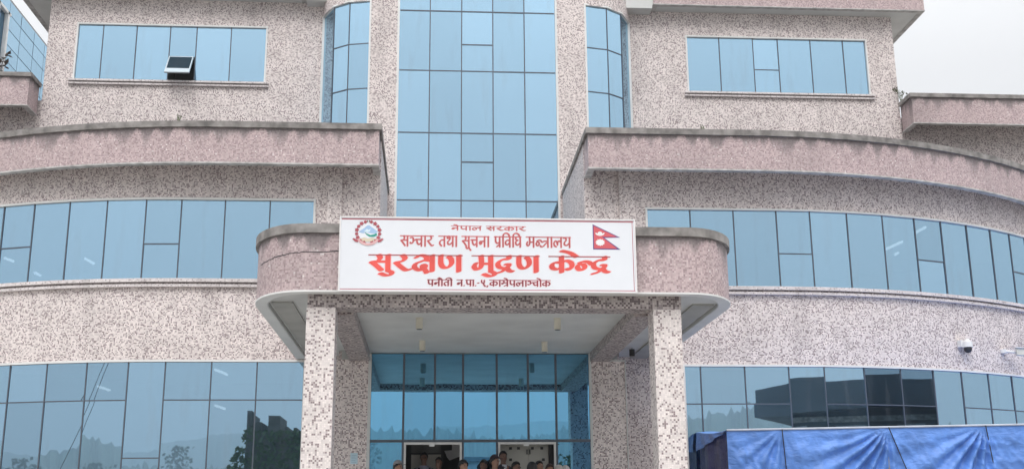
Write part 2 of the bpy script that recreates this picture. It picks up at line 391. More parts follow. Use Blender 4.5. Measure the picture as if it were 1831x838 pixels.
for k, (a, b, lab) in enumerate((((11.09, 4.84, 8.85), (11.19, 4.04, 8.85), 'lit ceiling tube seen through the flag-side strip window, the longest streak'), ((11.33, 3.43, 8.95), (11.35, 2.93, 8.95), 'lit ceiling tube seen high in the flag-side strip window'),
     ((11.58, 5.47, 8.85), (11.59, 5.27, 8.85), 'short lit ceiling lamp below the longest streak in the flag-side strip window'), ((-10.51, 7.20, 8.95), (-10.44, 7.81, 8.95), 'lit ceiling tube seen low in the third pane of the emblem-side strip window'),
     ((-12.66, 7.22, 8.95), (-12.56, 7.62, 8.95), 'lit ceiling tube in the outermost split pane of the emblem-side strip window'), ((-12.06, 7.90, 8.70), (-12.02, 8.26, 8.70), 'lit ceiling tube near the sill in the emblem-side strip window'),
     ((-6.53, 5.61, 5.70), (-6.40, 6.60, 5.70), 'lit ceiling tube seen in the upper panes of the ground floor window'), ((-7.38, 10.51, 5.30), (-7.26, 11.49, 5.30), 'lit ceiling tube just under the transom of the ground floor window'),
     ((-10.21, 8.36, 5.60), (-10.14, 9.28, 5.60), 'lit ceiling tube behind the panes crossed by the guy wire'))):
    c = MB(); c.bar(a, b, .035, n=8); tag(c.build('ceiling_tube', tubem), lab, 'lamp', 'lit ceiling tubes behind the wing windows')

# ---- big fascia above the first floor
def fascia(name, path, zb_, zt_, cap_h=.14, cap_o=.06, th=.14, lip=.035, parent=B, lipm='drip', liner=0.):
    """path: plan points left to right as seen from the front (outer face). A hanging parapet: face, cap, inner face and pale bottom lip."""
    P = [Vector((p[0], p[1], 0)) for p in path]; n = len(P)
    def nrm(i):
        a = P[max(i-1, 0)]; b = P[min(i+1, n-1)]; 
        d1 = (P[i]-a).normalized() if i > 0 else None; d2 = (b-P[i]).normalized() if i < n-1 else None
        d1 = d1 or d2; d2 = d2 or d1
        n1 = Vector((d1.y, -d1.x, 0)); n2 = Vector((d2.y, -d2.x, 0)); m = (n1+n2); m.normalize()
        return m/max(.3, m.dot(n1))
    NN = [nrm(i) for i in range(n)]
    def ring(off, z): return [P[i]+NN[i]*off+Vector((0, 0, z)) for i in range(n)]
    s = [0.]
    for i in range(1, n): s.append(s[-1]+(P[i]-P[i-1]).length)
    def strip(mb, r0, r1, za, zc, flip=False):
        for i in range(n-1):
            q = [r0[i], r0[i+1], r1[i+1], r1[i]]; uv = [(s[i], za-zt_+cap_h), (s[i+1], za-zt_+cap_h), (s[i+1], zc-zt_+cap_h), (s[i], zc-zt_+cap_h)]
            if flip: q = q[::-1]; uv = uv[::-1]
            mb.poly(q, uv)
    def shell(mb, o_in, o_out, za, zc):
        A, Bq, C, D = ring(o_out, za), ring(o_out, zc), ring(o_in, zc), ring(o_in, za)
        strip(mb, A, Bq, za, zc); strip(mb, Bq, C, zc, zc); strip(mb, D, C, za, zc, True); strip(mb, A, D, za, za, True)
        for i, fl in ((0, 0), (n-1, 1)):
            q = [A[i], Bq[i], C[i], D[i]]; mb.poly(q if fl == 0 else q[::-1])
    f = MB(); shell(f, -th, 0, zb_+lip, zt_-cap_h); o = f.build(name, mat['pink'], parent)
    c = MB(); shell(c, -th-.05, cap_o, zt_-cap_h+.002, zt_); c.build('cap', mat['cap'], o)
    l = MB(); shell(l, -th-.01, .012, zb_, zb_+lip-.002); l.build('drip_edge', mat[lipm], o)
    if liner:
        q_ = MB(); shell(q_, -th-.03, -th-.003, zb_+.004, zb_+liner); q_.build('inner_lining', mat['soffit'], o)
    return o
def slab(name, path, backpath, z0, z1, m, parent):
    mb = MB(); pts = list(path)+list(backpath)
    low = [(p[0], p[1], z0) for p in pts]; hi = [(p[0], p[1], z1) for p in pts]
    tris = tessellate_polygon([[Vector(p) for p in low]])
    for t in tris:
        a = [low[k] for k in t]; nz_ = (Vector(a[1])-Vector(a[0])).cross(Vector(a[2])-Vector(a[0])).z
        a = a if nz_ < 0 else a[::-1]
        mb.poly(a); mb.poly([(p[0], p[1], z1) for p in a[::-1]])
    n = len(pts)
    for i in range(n): mb.poly((low[i], low[(i+1) % n], hi[(i+1) % n], hi[i]))
    return mb.build(name, m, parent)
CFY, ZCB, ZCT = .64, 9.63, 10.61
def corn(side, s, x0):
    R = 13.6
    if s <= x0: return (side*s, CFY)
    a = (s-x0)/R; return (side*(x0+R*math.sin(a)), CFY+R-R*math.cos(a))
for side, xi, x0 in ((-1, 2.25, 5.8), (1, 2.52, 6.5)):
    pts = [corn(side, s, x0) for s in [xi]+rng(x0, 19.5, .5)]
    if side < 0: path = pts[::-1]+[(-2.25, TG-.02)]
    else: path = [(2.55, TG-.02)]+pts
    o = fascia('cornice', path, ZCB, ZCT)
    inner = [wing(side, s, -.05) for s in [xi+.02]+rng(X0[side], 19.5, .6)]
    fr = [(p[0], p[1]+.06) for p in pts[1:]]; fr = [(side*(xi+.06), CFY+.06)]+fr
    slab('soffit', fr, inner[::-1], ZCB+.42, ZCB+.60, mat['cap'], o)

# ---- tower
tw = MB()
ZT0, ZT1 = 6.5, 19.
TM = {-1: [2.84, 3.44, 4.02, 4.84], 1: [3.29, 3.95, 4.56, 5.30]}
GX = [-2.0, -1.14, -.25, .63, 1.52, 2.40]
for side, ge, zt_ in ((-1, 2.0, 16.13), (1, 2.40, 16.16)):
    ts = TM[side]
    sb = [ge]+rng(ts[0], ts[3]+.05, .12)+ts[1:3]+[ts[3]+.25]
    wall_grid(tw, tower, side, sb, [ZT0, 10.7, zt_, ZT1], [(ts[0], ts[3], 10.7, zt_)])
tw.quad((-2.0, TG, 18.5), (2.4, TG, 18.5), (2.4, TG, ZT1), (-2.0, TG, ZT1))
tw.build('tower_wall', mat['wall'], B)
def tower_facet(side, s, off=0.):
    ts = TM[side]
    for a, b in zip(ts[:-1], ts[1:]):
        if a-.2 <= s <= b or b == ts[-1] or s < a:
            pa, pb = Vector(tower(side, a)), Vector(tower(side, b)); k = (s-a)/(b-a)
            d = (pb-pa).normalized(); n_ = Vector((d.y, -d.x)) if side > 0 else Vector((-d.y, d.x))
            q = pa+(pb-pa)*k+n_*off
            return (q.x, q.y)
for side, rows in ((-1, (12.1, 13.52, 14.86)), (1, (12.12, 13.55, 14.88))):
    glazing('bay_window', tower, side, TM[side], 10.7, 16.13 if side < 0 else 16.16, rows, None, B, 'glass', skip_row={(2, r) for r in rows}, trim=.05)
glazing('curtain_wall', lambda sd, s, off=0.: (s, TG-off), 1, GX, 7.3, 18.5, (8.42, 10.32, 12.25, 14.08, 15.89, 17.7), {2: [9.4, 11.42, 14.88]}, B, 'glass', trim=.055, bar=.016)

# ---- second floor walls, their windows and the roof eaves
W2 = 7.0
Z2 = {-1: (14.12, 15.80), 1: (14.10, 15.83)}
S2 = {-1: [5.88, 6.88, 7.86, 8.61, 9.56, 10.50, 11.19], 1: [6.48, 7.46, 8.48, 9.24, 10.24, 11.24, 11.92]}
OPEN = {}
for side in (-1, 1):
    xe = 12.02 if side < 0 else 12.80
    xs = 4.1 if side < 0 else 4.6
    s = S2[side]; z0, z1 = Z2[side]
    wb = MB(); wall_grid(wb, flat(W2), side, [xs]+s+[xe], [9.5, z0, z1, 17.2], [(s[0], s[-1], z0, z1)])
    # outer side wall of the block
    x = side*xe; q = [(x, W2, 9.5), (x, 22, 9.5), (x, 22, 17.2), (x, W2, 17.2)]
    wb.poly(q if side > 0 else q[::-1])
    wb.build('upper_wall', mat['wall'], B)
    w = glazing('window', flat(W2), side, s, z0, z1, (), {2: [14.86 if side < 0 else 14.84]}, B, 'glass', sill=True, skip={(2, 0)} if side < 0 else ())
    if side < 0:
        # the open top-hung sash and the dark opening behind it
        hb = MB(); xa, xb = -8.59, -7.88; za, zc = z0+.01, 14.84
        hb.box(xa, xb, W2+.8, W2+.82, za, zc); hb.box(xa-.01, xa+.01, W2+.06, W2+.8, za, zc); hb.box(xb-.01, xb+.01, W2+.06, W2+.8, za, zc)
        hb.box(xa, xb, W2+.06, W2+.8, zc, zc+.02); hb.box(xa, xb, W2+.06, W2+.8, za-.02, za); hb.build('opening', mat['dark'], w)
        sh = MB(); L = .80; th = math.radians(34); wd = .69; fr = .03
        for (a, b, c, d) in ((-wd/2, wd/2, -fr, 0), (-wd/2, wd/2, -L, -L+.19), (-wd/2, -wd/2+fr, -L+.19, -fr), (wd/2-fr, wd/2, -L+.19, -fr)):
            sh.box(a, b, -.025, .02, c, d)
        so = sh.build('sash', plain('pale_aluminium', (.50, .58, .63), .4, metal=.2, var=.05), w); so.location = ((xa+xb)/2, W2-.045, 14.83); so.rotation_euler = (-th, 0, 0)
        pn = MB(); pn.box(-wd/2+fr+.002, wd/2-fr-.002, -.012, .004, -L+.19+.002, -fr-.002); po = pn.build('pane', mat['glass_dark'], w); po.location = so.location; po.rotation_euler = so.rotation_euler
# roof eaves: pink fascia over a white soffit
ZE = 16.61
for side, xo, xi in ((-1, 12.90, 4.75), (1, 13.64, 5.42)):
    fy = 6.50
    pts = [(side*xi, W2+.6), (side*xi, fy), (side*xo, fy), (side*xo, 22.)]
    path = pts if side > 0 else pts[::-1]
    e = fascia('roof_eave', path, ZE, ZE+1.0, lip=.03, th=.12)
    a, b = sorted((side*(xi-.9), side*(xo-.05)))
    sf = MB(); sf.box(a, b, fy+.06, 22, ZE+.012, ZE+.2)
    sf.build('soffit', mat['soffit'], e)
    nb = MB(); nb.box(side*(xi-.85), side*(xi-.03), fy+.05, W2+.5, ZE-.10, ZE+.01); nb.build('soffit_step', mat['soffit'], e)
# ---- lower parapets on the side terraces and the wall under them
for side, xa, zb_, zt_ in ((-1, 12.12, 12.99, 13.95), (1, 12.83, 12.93, 13.85)):
    pts = [(side*xa, 7.0), (side*xa, 6.2), (side*30, 6.2)]
    e = fascia('terrace_parapet', pts if side > 0 else pts[::-1], zb_, zt_, cap_h=.12, lip=.03, th=.14)
    wb = MB(); wall_grid(wb, flat(7.1), side, [xa-.2, 30], [9.5, zb_+.5], []); wb.build('terrace_wall', mat['wall'], B)
    sf = MB(); a, b = sorted((side*(xa+.1), side*30)); sf.box(a, b, 6.3, 7.09, zb_+.34, zb_+.5); sf.build('soffit', mat['cap'], e)

# ---- entrance canopy
CZ0, CZ1 = 5.36, 6.47
def canopy_path(off=0.):
    P = []
    xl, xr, yf = -3.98-off, 4.10+off, -6.06-off
    P.append((xl, WW-.01))
    rx, ry = .95+off, 1.35+off
    for k in range(13):
        a = PI/2*k/12; P.append((xl+rx-rx*math.cos(a), yf+ry-ry*math.sin(a)))
    for k in range(13):
        a = PI/2*k/12; P.append((xr-rx+rx*math.sin(a), yf+ry-ry*math.cos(a)))
    P.append((xr, WW-.01))
    return P
cp = canopy_path()
can = fascia('canopy', cp, CZ0, CZ1, cap_h=.15, cap_o=.05, th=.17, lip=.03, lipm='white', liner=.068)
inn = canopy_path(-.205)
slab('soffit', inn, [], CZ0+.07, CZ0+.40, mat['soffit'], can)
for xa, xb in ((-3.72, -3.36), (3.46, 3.84)):
    sbm = MB(); sbm.box(xa, xb, -4.9, WW-.02, CZ0+.035, CZ0+.068); sbm.build('soffit_band', plain('grey_soffit_band', (.40, .40, .38), .8, var=.12, scale=1.5), can)
bm_ = MB(); bm_.box(-2.2, 2.48, WW-.01, TG+.3, CZ0+.1, CZ1-.1); bm_.box(-3.4, 3.5, -5.2, WW-.02, CZ0+.41, CZ1-.25); bm_.build('roof_slab', mat['cap'], can)
BZ = 5.12
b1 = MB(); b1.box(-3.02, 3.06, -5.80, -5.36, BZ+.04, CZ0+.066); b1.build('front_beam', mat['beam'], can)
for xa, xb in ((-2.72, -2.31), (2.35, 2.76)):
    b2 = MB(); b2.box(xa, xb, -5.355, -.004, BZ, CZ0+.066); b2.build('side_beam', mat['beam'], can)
cei = MB(); cei.box(-2.305, 2.345, -5.355, .25, 5.30, 5.44); cei.box(-2.995, -2.73, .505, WW-.005, 5.17, CZ0+.066); cei.box(2.77, 3.015, .505, WW-.005, 5.17, CZ0+.066); cei.build('ceiling', mat['soffit'], can)
for xa, xb in ((-3.03, -2.57), (2.59, 3.05)):
    c = MB(); c.box(xa, xb, -5.806, -5.33, .0, BZ+.038); c.build('column', mat['pier'], B)
cpth = [Vector((*p, 0)) for p in canopy_path(.003)]; ck = MB(); rc_ = random.Random(3); zc_ = 5.93
seg = [cpth[5].lerp(cpth[6], q/3) for q in range(3)]+[cpth[k].lerp(cpth[k+1], q/3) for k in range(6, 13) for q in range(3)]+[cpth[13].lerp(cpth[14], q*.04) for q in range(5)]
zl_ = [zc_+.0035*q+rc_.uniform(-.012, .012) for q in range(len(seg))]
for q in range(len(seg)-1):
    w0, w1 = .005+.004*rc_.random(), .005+.004*rc_.random(); a, b = seg[q], seg[q+1]
    ck.poly(((a.x, a.y, zl_[q]-w0), (b.x, b.y, zl_[q+1]-w1), (b.x, b.y, zl_[q+1]+w1), (a.x, a.y, zl_[q]+w0)))
ck.build('crack', mat['black'], can)
# little curled end of a loose strip and a loudspeaker on the side soffit
pl = MB(); pl.box(-3.0, -2.33, -.0, .5, 0, 5.16); pl.box(-3.0, -2.93, .5, WW, 0, 5.4); pl.build('entrance_pier', mat['wall'], B)
pl = MB(); pl.box(2.37, 3.09, -.0, .5, 0, 5.16); pl.box(3.02, 3.06, .5, WW, 0, 5.4); pl.build('entrance_pier', mat['wall'], B)
tr = MB(); tr.box(3.092, 3.112, -.02, .02, 1.5, 5.16); tr.box(2.37, 3.09, -.016, -.002, 5.125, 5.16); tr.build('edge_trim', mat['soffit'], B)

# ---- entrance glazing, doors and the lobby behind
EX = [-2.27, -1.59, -.94, -.35, .36, 1.02, 1.61, 2.32]
en = MB()
for xa, xb in ((-2.33, -2.27), (2.32, 2.37)): en.box(xa, xb, -.03, .06, PLAT, 5.30)
ent = en.build('entrance_glazing', mat['soffit'], B)
mul = MB(); zd, zr = 3.47, 4.30
def epane(xa, xb, za, zc, m='glass'):
    t = [random.uniform(-.002, .002) for _ in range(3)]
    pm = MB(); f4 = [(xa+.004, .02+t[0], za+.004), (xb-.004, .02+t[1], za+.004), (xb-.004, .02+t[1]+t[2], zc-.004), (xa+.004, .02+t[0]+t[2], zc-.004)]
    b4 = [(p[0], p[1]+.012, p[2]) for p in f4]
    pm.poly(f4); pm.poly(b4[::-1])
    for q in range(4): pm.poly((f4[(q+1) % 4], f4[q], b4[q], b4[(q+1) % 4]))
    pm.build('pane', mat[m], ent)
for i in range(7):
    a, b = EX[i], EX[i+1]
    epane(a, b, zd, 5.285, 'glass_ent')
    if i in (0, 3, 6): epane(a, b, PLAT, zd, 'glass_ent')
    if i: mul = MB(); mul.box(a-.022, a+.022, -.01, .06, zd+.03, 5.28); mul.build('mullion', mat['alu'], ent)
for x in (EX[1], EX[3], EX[4], EX[6]): mul = MB(); mul.box(x-.022, x+.022, -.008, .06, PLAT, zd-.03); mul.build('mullion', mat['alu'], ent)
mul = MB(); mul.box(EX[0], EX[-1], -.012, .06, zd-.028, zd+.028)
mul.build('transom', mat['alu'], ent)
for k, (xa, xb) in enumerate(((EX[1], EX[3]), (EX[4], EX[6]))):
    d = MB(); d.box(xa+.023, xa+.065, -.03, .03, PLAT, zd-.03); d.box(xb-.065, xb-.023, -.03, .03, PLAT, zd-.03); d.box(xa+.066, xb-.066, -.029, .03, zd-.075, zd-.03)
    do = d.build('door_frame', mat['white'], B)
    c = MB(); m = (xa+xb)/2-.02; c.box(m-.055, m+.055, -.06, -.031, zd-.115, zd-.04); c.build('door_closer', mat['white'], do)
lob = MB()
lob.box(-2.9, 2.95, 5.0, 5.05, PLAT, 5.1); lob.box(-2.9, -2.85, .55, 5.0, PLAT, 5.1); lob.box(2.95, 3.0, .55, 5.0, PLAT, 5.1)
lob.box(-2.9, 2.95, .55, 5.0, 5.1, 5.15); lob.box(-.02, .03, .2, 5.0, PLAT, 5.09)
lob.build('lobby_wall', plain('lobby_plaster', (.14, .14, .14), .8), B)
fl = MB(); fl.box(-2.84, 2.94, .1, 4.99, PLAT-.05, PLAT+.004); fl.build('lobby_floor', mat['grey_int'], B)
pn = MB(); pn.box(-1.43, -.79, 1.1, 1.14, PLAT, 3.265); pn.build('lobby_panel', plain('lobby_board', (.74, .70, .63), .6, var=.05), B)
pn = MB(); pn.box(-1.43, -.79, 1.12, 1.16, 3.295, 3.9); pn.build('lobby_panel', plain('lobby_board_dark', (.20, .20, .20), .6), B)
pn = MB()                     # pale wall seen past the zigzag edge of the stair
Z_ = [(-.548, 3.52), (-.20, 3.52), (-.20, 3.30), (-.351, 3.246), (-.60, 3.15), (-.66, 3.22), (-.682, 3.283), (-.719, 3.356), (-.548, 3.368)]
for t in tessellate_polygon([[Vector((p[0], 1.3, p[1])) for p in Z_]]):
    a = [(Z_[k][0], 1.3, Z_[k][1]) for k in t]; n_ = (Vector(a[1])-Vector(a[0])).cross(Vector(a[2])-Vector(a[0])).y
    pn.poly(a if n_ < 0 else a[::-1])
for k in range(len(Z_)):
    p, q = Z_[k], Z_[(k+1) % len(Z_)]; pn.poly(((p[0], 1.3, p[1]), (p[0], 1.36, p[1]), (q[0], 1.36, q[1]), (q[0], 1.3, q[1])))
pn.build('stair_wall', plain('stair_wall_paint', (.80, .80, .81), .7, var=.04), B)
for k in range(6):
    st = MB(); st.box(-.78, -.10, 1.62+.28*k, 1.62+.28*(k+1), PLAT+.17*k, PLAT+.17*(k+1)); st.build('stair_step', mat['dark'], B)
# beige double door with small square vents behind the right-hand opening
dd = MB(); beige = plain('beige_door_paint', (.50, .49, .44), .5, var=.06)
for xa, xb in ((.40, .585), (.59, 1.04), (1.046, 1.46)): dd.box(xa, xb, .30, .34, PLAT, 3.46)
ddo = dd.build('inner_door', beige, B)
vt = MB()
for x, z in ((.66, 3.335), (.83, 3.335), (1.12, 3.335), (1.32, 3.335), (.66, 3.10), (1.35, 3.10)): vt.box(x-.03, x+.03, .285, .299, z-.027, z+.027)
vt.build('vent', mat['black'], ddo)
hd = MB(); hd.box(.995, 1.015, .25, .299, 3.21, 3.31); hd.box(1.055, 1.075, .25, .299, 3.21, 3.31); hd.build('handle', mat['black'], ddo)
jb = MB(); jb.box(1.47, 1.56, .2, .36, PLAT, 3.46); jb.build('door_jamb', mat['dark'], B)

# ------------------------------------------------------------------ small things fixed to the building
for i, (x, y, lab) in enumerate(((-1.24, -4.12, 'cream cylinder downlight under the canopy, front one on the emblem side of the sign'),
                                 (-1.20, -1.60, 'cream cylinder downlight under the canopy, close to the glass above the dark open door'),
                                 (1.20, -4.13, 'cream cylinder downlight under the canopy, front one on the flag side of the sign'),
                                 (1.23, -1.50, 'cream cylinder downlight under the canopy, close to the glass above the beige door'))):
    r = empty('downlight', lab, 'lamp', group='downlights under the canopy'); place(r, x, y, 5.30)
    c = MB(); c.cyl((0, 0), .062, -.20, -.004, 20); c.build('body', mat['lamp'], r, True).data.polygons.foreach_set('use_smooth', [len(p.vertices) == 4 for p in r.children[0].data.polygons])
    c = MB(); c.cyl((0, 0), .05, -.206, -.201, 20); c.build('lens', mat['black'], r)
    c = MB(); c.cyl((0, 0), .075, -.0035, -.0005, 20); c.build('ceiling_plate', mat['lamp'], r)

sp = empty('loudspeaker', 'small black loudspeaker under the canopy soffit beside the flag-side column', 'speaker'); place(sp, 3.27, .05, CZ0+.07, -.3); sp.scale = (.6, .6, .6)
c = MB(); c.box(-.09, .09, -.10, .10, -.30, -.06); c.build('cabinet', mat['black'], sp)
c = MB(); c.box(-.012, .012, -.03, .03, -.06, -.001); c.build('bracket', mat['alu_grey'], sp)

nt = empty('notice', 'pale blue paper notice taped to the mosaic pier beside the entrance', 'notice'); place(nt, -2.585, -.004, 3.12)
c = MB(); c.box(-.075, .075, -.003, 0, -.11, .11); c.build('sheet', plain('pale_blue_paper', (.50, .66, .74), .6), nt)
c = MB()
for k in range(5): c.box(-.05, .05-.02*(k % 2), -.0045, -.0035, .06-.035*k, .068-.035*k)
c.build('print', plain('print_ink', (.25, .38, .48), .6), nt)

# security cameras on the right wing
def on_wing(s, z):
    x, y = wing(1, s, 0); a = max(0, (s-X0[1])/RW); return x, y, z, a
x, y, z, a = on_wing(11.73, 5.80)
c1 = empty('security_camera', 'white security camera with a dark ball eye on the mosaic wall above the glass', 'camera'); place(c1, x, y, z, a); c1.scale = (1.15, 1.15, 1.15)
c = MB(); c.box(-.11, -.03, -.10, -.001, .0, .14); c.build('wall_mount', mat['white'], c1)
c = MB(); c.cyl((.03, -.14), .105, -.01, .10, 24, r1=.095); c.cyl((.03, -.14), .08, .10, .16, 24, r1=.04); c.build('housing', mat['white'], c1)
me = bpy.data.meshes.new('dome'); bmh = bmesh.new(); bmesh.ops.create_uvsphere(bmh, u_segments=20, v_segments=12, radius=.082); bmh.to_mesh(me); bmh.free(); me.materials.append(mat['black'])
d = link('dome', me, c1); d.location = (.03, -.14, -.045)
x, y, z, a = on_wing(13.30, 5.80)
c2 = empty('security_camera', 'white bullet security camera on an arm pointing along the wall, outermost', 'camera'); place(c2, x, y, z, a); c2.scale = (1.15, 1.15, 1.15)
c = MB(); c.cyl((-.12, -.02), .07, -.04, .04, 16); c.bar((-.12, -.04, .0), (.02, -.22, -.03), .028, n=10); c.build('arm', mat['white'], c2)
c = MB(); c.hexa([(-.06, -.30, -.10), (.10, -.42, -.12), (.20, -.32, -.12), (.04, -.20, -.10), (-.06, -.30, .04), (.10, -.42, .02), (.20, -.32, .02), (.04, -.20, .04)])
c.build('housing', plain('off_white_plastic', (.66, .65, .58), .4), c2)
c = MB(); c.hexa([(-.10, -.31, .045), (.11, -.47, .025), (.24, -.34, .025), (.04, -.17, .045), (-.10, -.31, .06), (.11, -.47, .04), (.24, -.34, .04), (.04, -.17, .06)]); c.build('hood', mat['white'], c2)
c = MB(); c.bar((.145, -.37, -.05), (.162, -.386, -.052), .05, n=16); c.build('lens', mat['black'], c2)

# ------------------------------------------------------------------ sign board with hand-drawn lettering
SX0, SX1, SZ0, SZ1, SY = -2.49, 2.245, 5.365, 6.545, -6.20
def up_(u, v): return (SX0+(SX1-SX0)*u, SZ1-(SZ1-SZ0)*v)
sign = empty('sign_board', 'long white sign board with red Devanagari lettering, an emblem and a flag on the canopy', 'sign')
c = MB(); c.box(SX0, SX1, SY, SY+.05, SZ0, SZ1); c.build('panel', plain('white_flex_print', (.74, .76, .80), .4, var=.03, scale=1.2), sign)
fr = MB(); t = .022
fr.box(SX0-t, SX1+t, SY-.012, SY+.055, SZ1+.001, SZ1+t); fr.box(SX0-t, SX1+t, SY-.012, SY+.055, SZ0-t, SZ0-.001)
fr.box(SX0-t, SX0-.001, SY-.011, SY+.054, SZ0, SZ1); fr.box(SX1+.001, SX1+t, SY-.011, SY+.054, SZ0, SZ1)
fr.build('frame', plain('white_frame', (.78, .76, .76), .4, var=.04), sign)
ln = MB(); ln.box(SX0+.01, SX1-.01, SY-.0015, SY-.0005, SZ1-.030, SZ1-.010); ln.box(SX0+.01, SX1-.01, SY-.0015, SY-.0005, SZ0+.010, SZ0+.022); ln.box(SX1-.032, SX1-.022, SY-.0015, SY-.0005, SZ0+.022, SZ1-.03)
ln.build('border_line', plain('maroon_print', (.42, .11, .14), .5), sign)
for sx_ in (-1, 1):
    bk = MB(); bk.box(sx_*1.9-.03, sx_*1.9+.03, SY+.056, -6.065, 5.6, 5.66); bk.box(sx_*1.9-.03, sx_*1.9+.03, SY+.056, -6.065, 6.2, 6.26); bk.build('bracket', mat['alu_grey'], sign)

GL = {  # advance, bar x, strokes (headline at y=1, foot at y=0)
 'na': (.86, .66, [[(.66, 1), (.66, 0)], [(.34, .50), (.20, .52), (.12, .38), (.22, .24), (.34, .34), (.32, .50), (.48, .54), (.66, .50)]]),
 'nh': (.66, .50, [[(.34, .52), (.18, .50), (.10, .34), (.20, .16), (.36, .20), (.42, .38), (.34, .52)], [(.2, .62), (.4, .70), (.58, .66), (.70, .52)]]),
 'pa': (.84, .66, [[(.66, 1), (.66, 0)], [(.18, 1), (.18, .52), (.30, .30), (.46, .28), (.66, .46)]]),
 'la': (1.04, .86, [[(.86, 1), (.86, 0)], [(.34, .06), (.16, .16), (.10, .40), (.22, .62), (.38, .58), (.46, .36), (.48, .24)], [(.47, .34), (.54, .58), (.66, .64), (.86, .52)]]),
 'sa': (.98, .78, [[(.78, 1), (.78, 0)], [(.40, 1), (.46, .80), (.34, .62), (.10, .56)], [(.10, .56), (.30, .34), (.52, .04)], [(.40, .58), (.78, .58)]]),
 'ra': (.78, .46, [[(.40, 1), (.50, .80), (.38, .62), (.12, .54)], [(.12, .54), (.32, .28), (.54, .06), (.70, .10)]]),
 'ka': (1.08, .52, [[(.52, 1), (.52, 0)], [(.52, .34), (.34, .18), (.14, .26), (.12, .48), (.28, .62), (.52, .60)], [(.52, .60), (.70, .74), (.90, .64), (.96, .40), (.84, .18), (.74, .22)]]),
 'aa': (.36, .20, [[(.20, 1), (.20, 0)]]),
 'e': (0, None, [[(0, 1.0), (-.10, 1.20), (-.36, 1.34)]]),
 'ny': (.60, .5, [[(.10, .82), (.32, .84), (.42, .64), (.36, .36), (.18, .26), (.08, .36)], [(.38, .62), (.52, .56), (.66, .62)]]),
 'ca': (.84, .66, [[(.66, 1), (.66, 0)], [(.06, .66), (.66, .66)], [(.18, .66), (.22, .34), (.40, .16), (.66, .36)]]),
 'ta': (.82, .64, [[(.64, 1), (.64, 0)], [(.64, .62), (.34, .62), (.16, .44), (.16, .22), (.34, .04)]]),
 'tha': (.92, .74, [[(.74, 1), (.74, 0)], [(.34, .84), (.20, .78), (.16, .94), (.32, 1.0), (.44, .84), (.38, .64), (.20, .46), (.22, .24), (.44, .20), (.74, .46)]]),
 'uu': (0, None, [[(-.30, -.06), (-.16, -.20), (.0, -.06), (.06, -.20), (.20, -.36)]]),
 'u': (0, None, [[(0, .02), (.16, -.10), (.12, -.24), (-.08, -.28), (-.30, -.16)]]),
 'pra': (.84, .66, [[(.66, 1), (.66, 0)], [(.18, 1), (.18, .56), (.30, .38), (.46, .36), (.66, .50)], [(.66, .28), (.50, .14), (.32, .02)]]),
 'i': (.38, .22, [[(.22, 0), (.22, 1.0), (.34, 1.28), (.60, 1.36), (.88, 1.24), (.98, 1.0)]]),
 'va': (.82, .64, [[(.64, 1), (.64, 0)], [(.64, .62), (.34, .66), (.14, .48), (.18, .26), (.38, .22), (.64, .46)]]),
 'dha': (.86, .68, [[(.68, 1), (.68, 0)], [(.34, 1.0), (.16, .92), (.20, .72), (.40, .66)], [(.36, .66), (.16, .52), (.18, .28), (.40, .20), (.68, .44)]]),
 'ma': (.98, .80, [[(.80, 1), (.80, 0)], [(.38, 1), (.40, .50), (.34, .22), (.18, .14), (.08, .32), (.16, .52)], [(.40, .50), (.80, .50)]]),
 'tra': (.86, .68, [[(.68, 1), (.68, 0)], [(.68, .58), (.30, .60), (.10, .50)], [(.66, .46), (.44, .36), (.22, .12), (-.02, .04), (-.12, .16)]]),
 'ya': (.90, .72, [[(.72, 1), (.72, 0)], [(.10, .94), (.30, .92), (.36, .72), (.20, .52), (.16, .30), (.40, .20), (.72, .46)]]),
 'ksha': (1.02, .84, [[(.84, 1), (.84, 0)], [(.18, .86), (.34, 1.0), (.56, .94), (.60, .76), (.40, .62), (.16, .46), (.12, .22), (.32, .06), (.50, .14), (.56, .32), (.46, .40), (.44, .26), (.56, .06), (.62, -.10)], [(.56, .70), (.84, .66)]]),
 'nna': (1.10, .92, [[(.92, 1), (.92, 0)], [(.18, 1), (.18, .50), (.28, .26), (.46, .24), (.62, .48), (.60, .78), (.50, .92)]]),
 'dra': (.86, .60, [[(.60, 1), (.60, .82), (.36, .78), (.14, .58), (.16, .32), (.36, .22), (.56, .30), (.60, .46), (.48, .48)], [(.50, .30), (.60, .08), (.74, .02)], [(.46, .20), (.30, .02), (.10, -.08)]]),
 'au': (.36, .20, [[(.20, 1), (.20, 0)], [(.20, 1.0), (.06, 1.20), (-.18, 1.34)], [(.12, 1.04), (-.10, 1.16), (-.32, 1.22)]]),
 'o': (.36, .20, [[(.20, 1), (.20, 0)], [(.20, 1.0), (.06, 1.22), (-.22, 1.36)]]),
 'ii': (.40, .22, [[(.22, 0), (.22, 1.0), (.12, 1.24), (-.12, 1.34), (-.40, 1.20), (-.46, 1.0)]]),
 '5': (.86, .5, [[(.14, .98), (.16, .66), (.32, .50), (.54, .52)], [(.56, .98), (.54, .52), (.44, .34), (.70, -.06)]]),
 'bhra': (.94, .76, [[(.76, 1), (.76, 0)], [(.12, .94), (.30, .96), (.34, .70), (.26, .42), (.12, .36), (.10, .52)], [(.32, .58), (.76, .56)], [(.76, .30), (.56, .14), (.40, .02)]]),
 '.': (.32, None, [[(.12, .05), (.15, .05)]]), '-': (.36, None, [[(.08, .5), (.24, .5)]]), ',': (.34, None, [[(.14, .06), (.08, -.14)]]),
}
NOHEAD = {'.', '-', ',', '5', 'u', 'uu', 'e'}
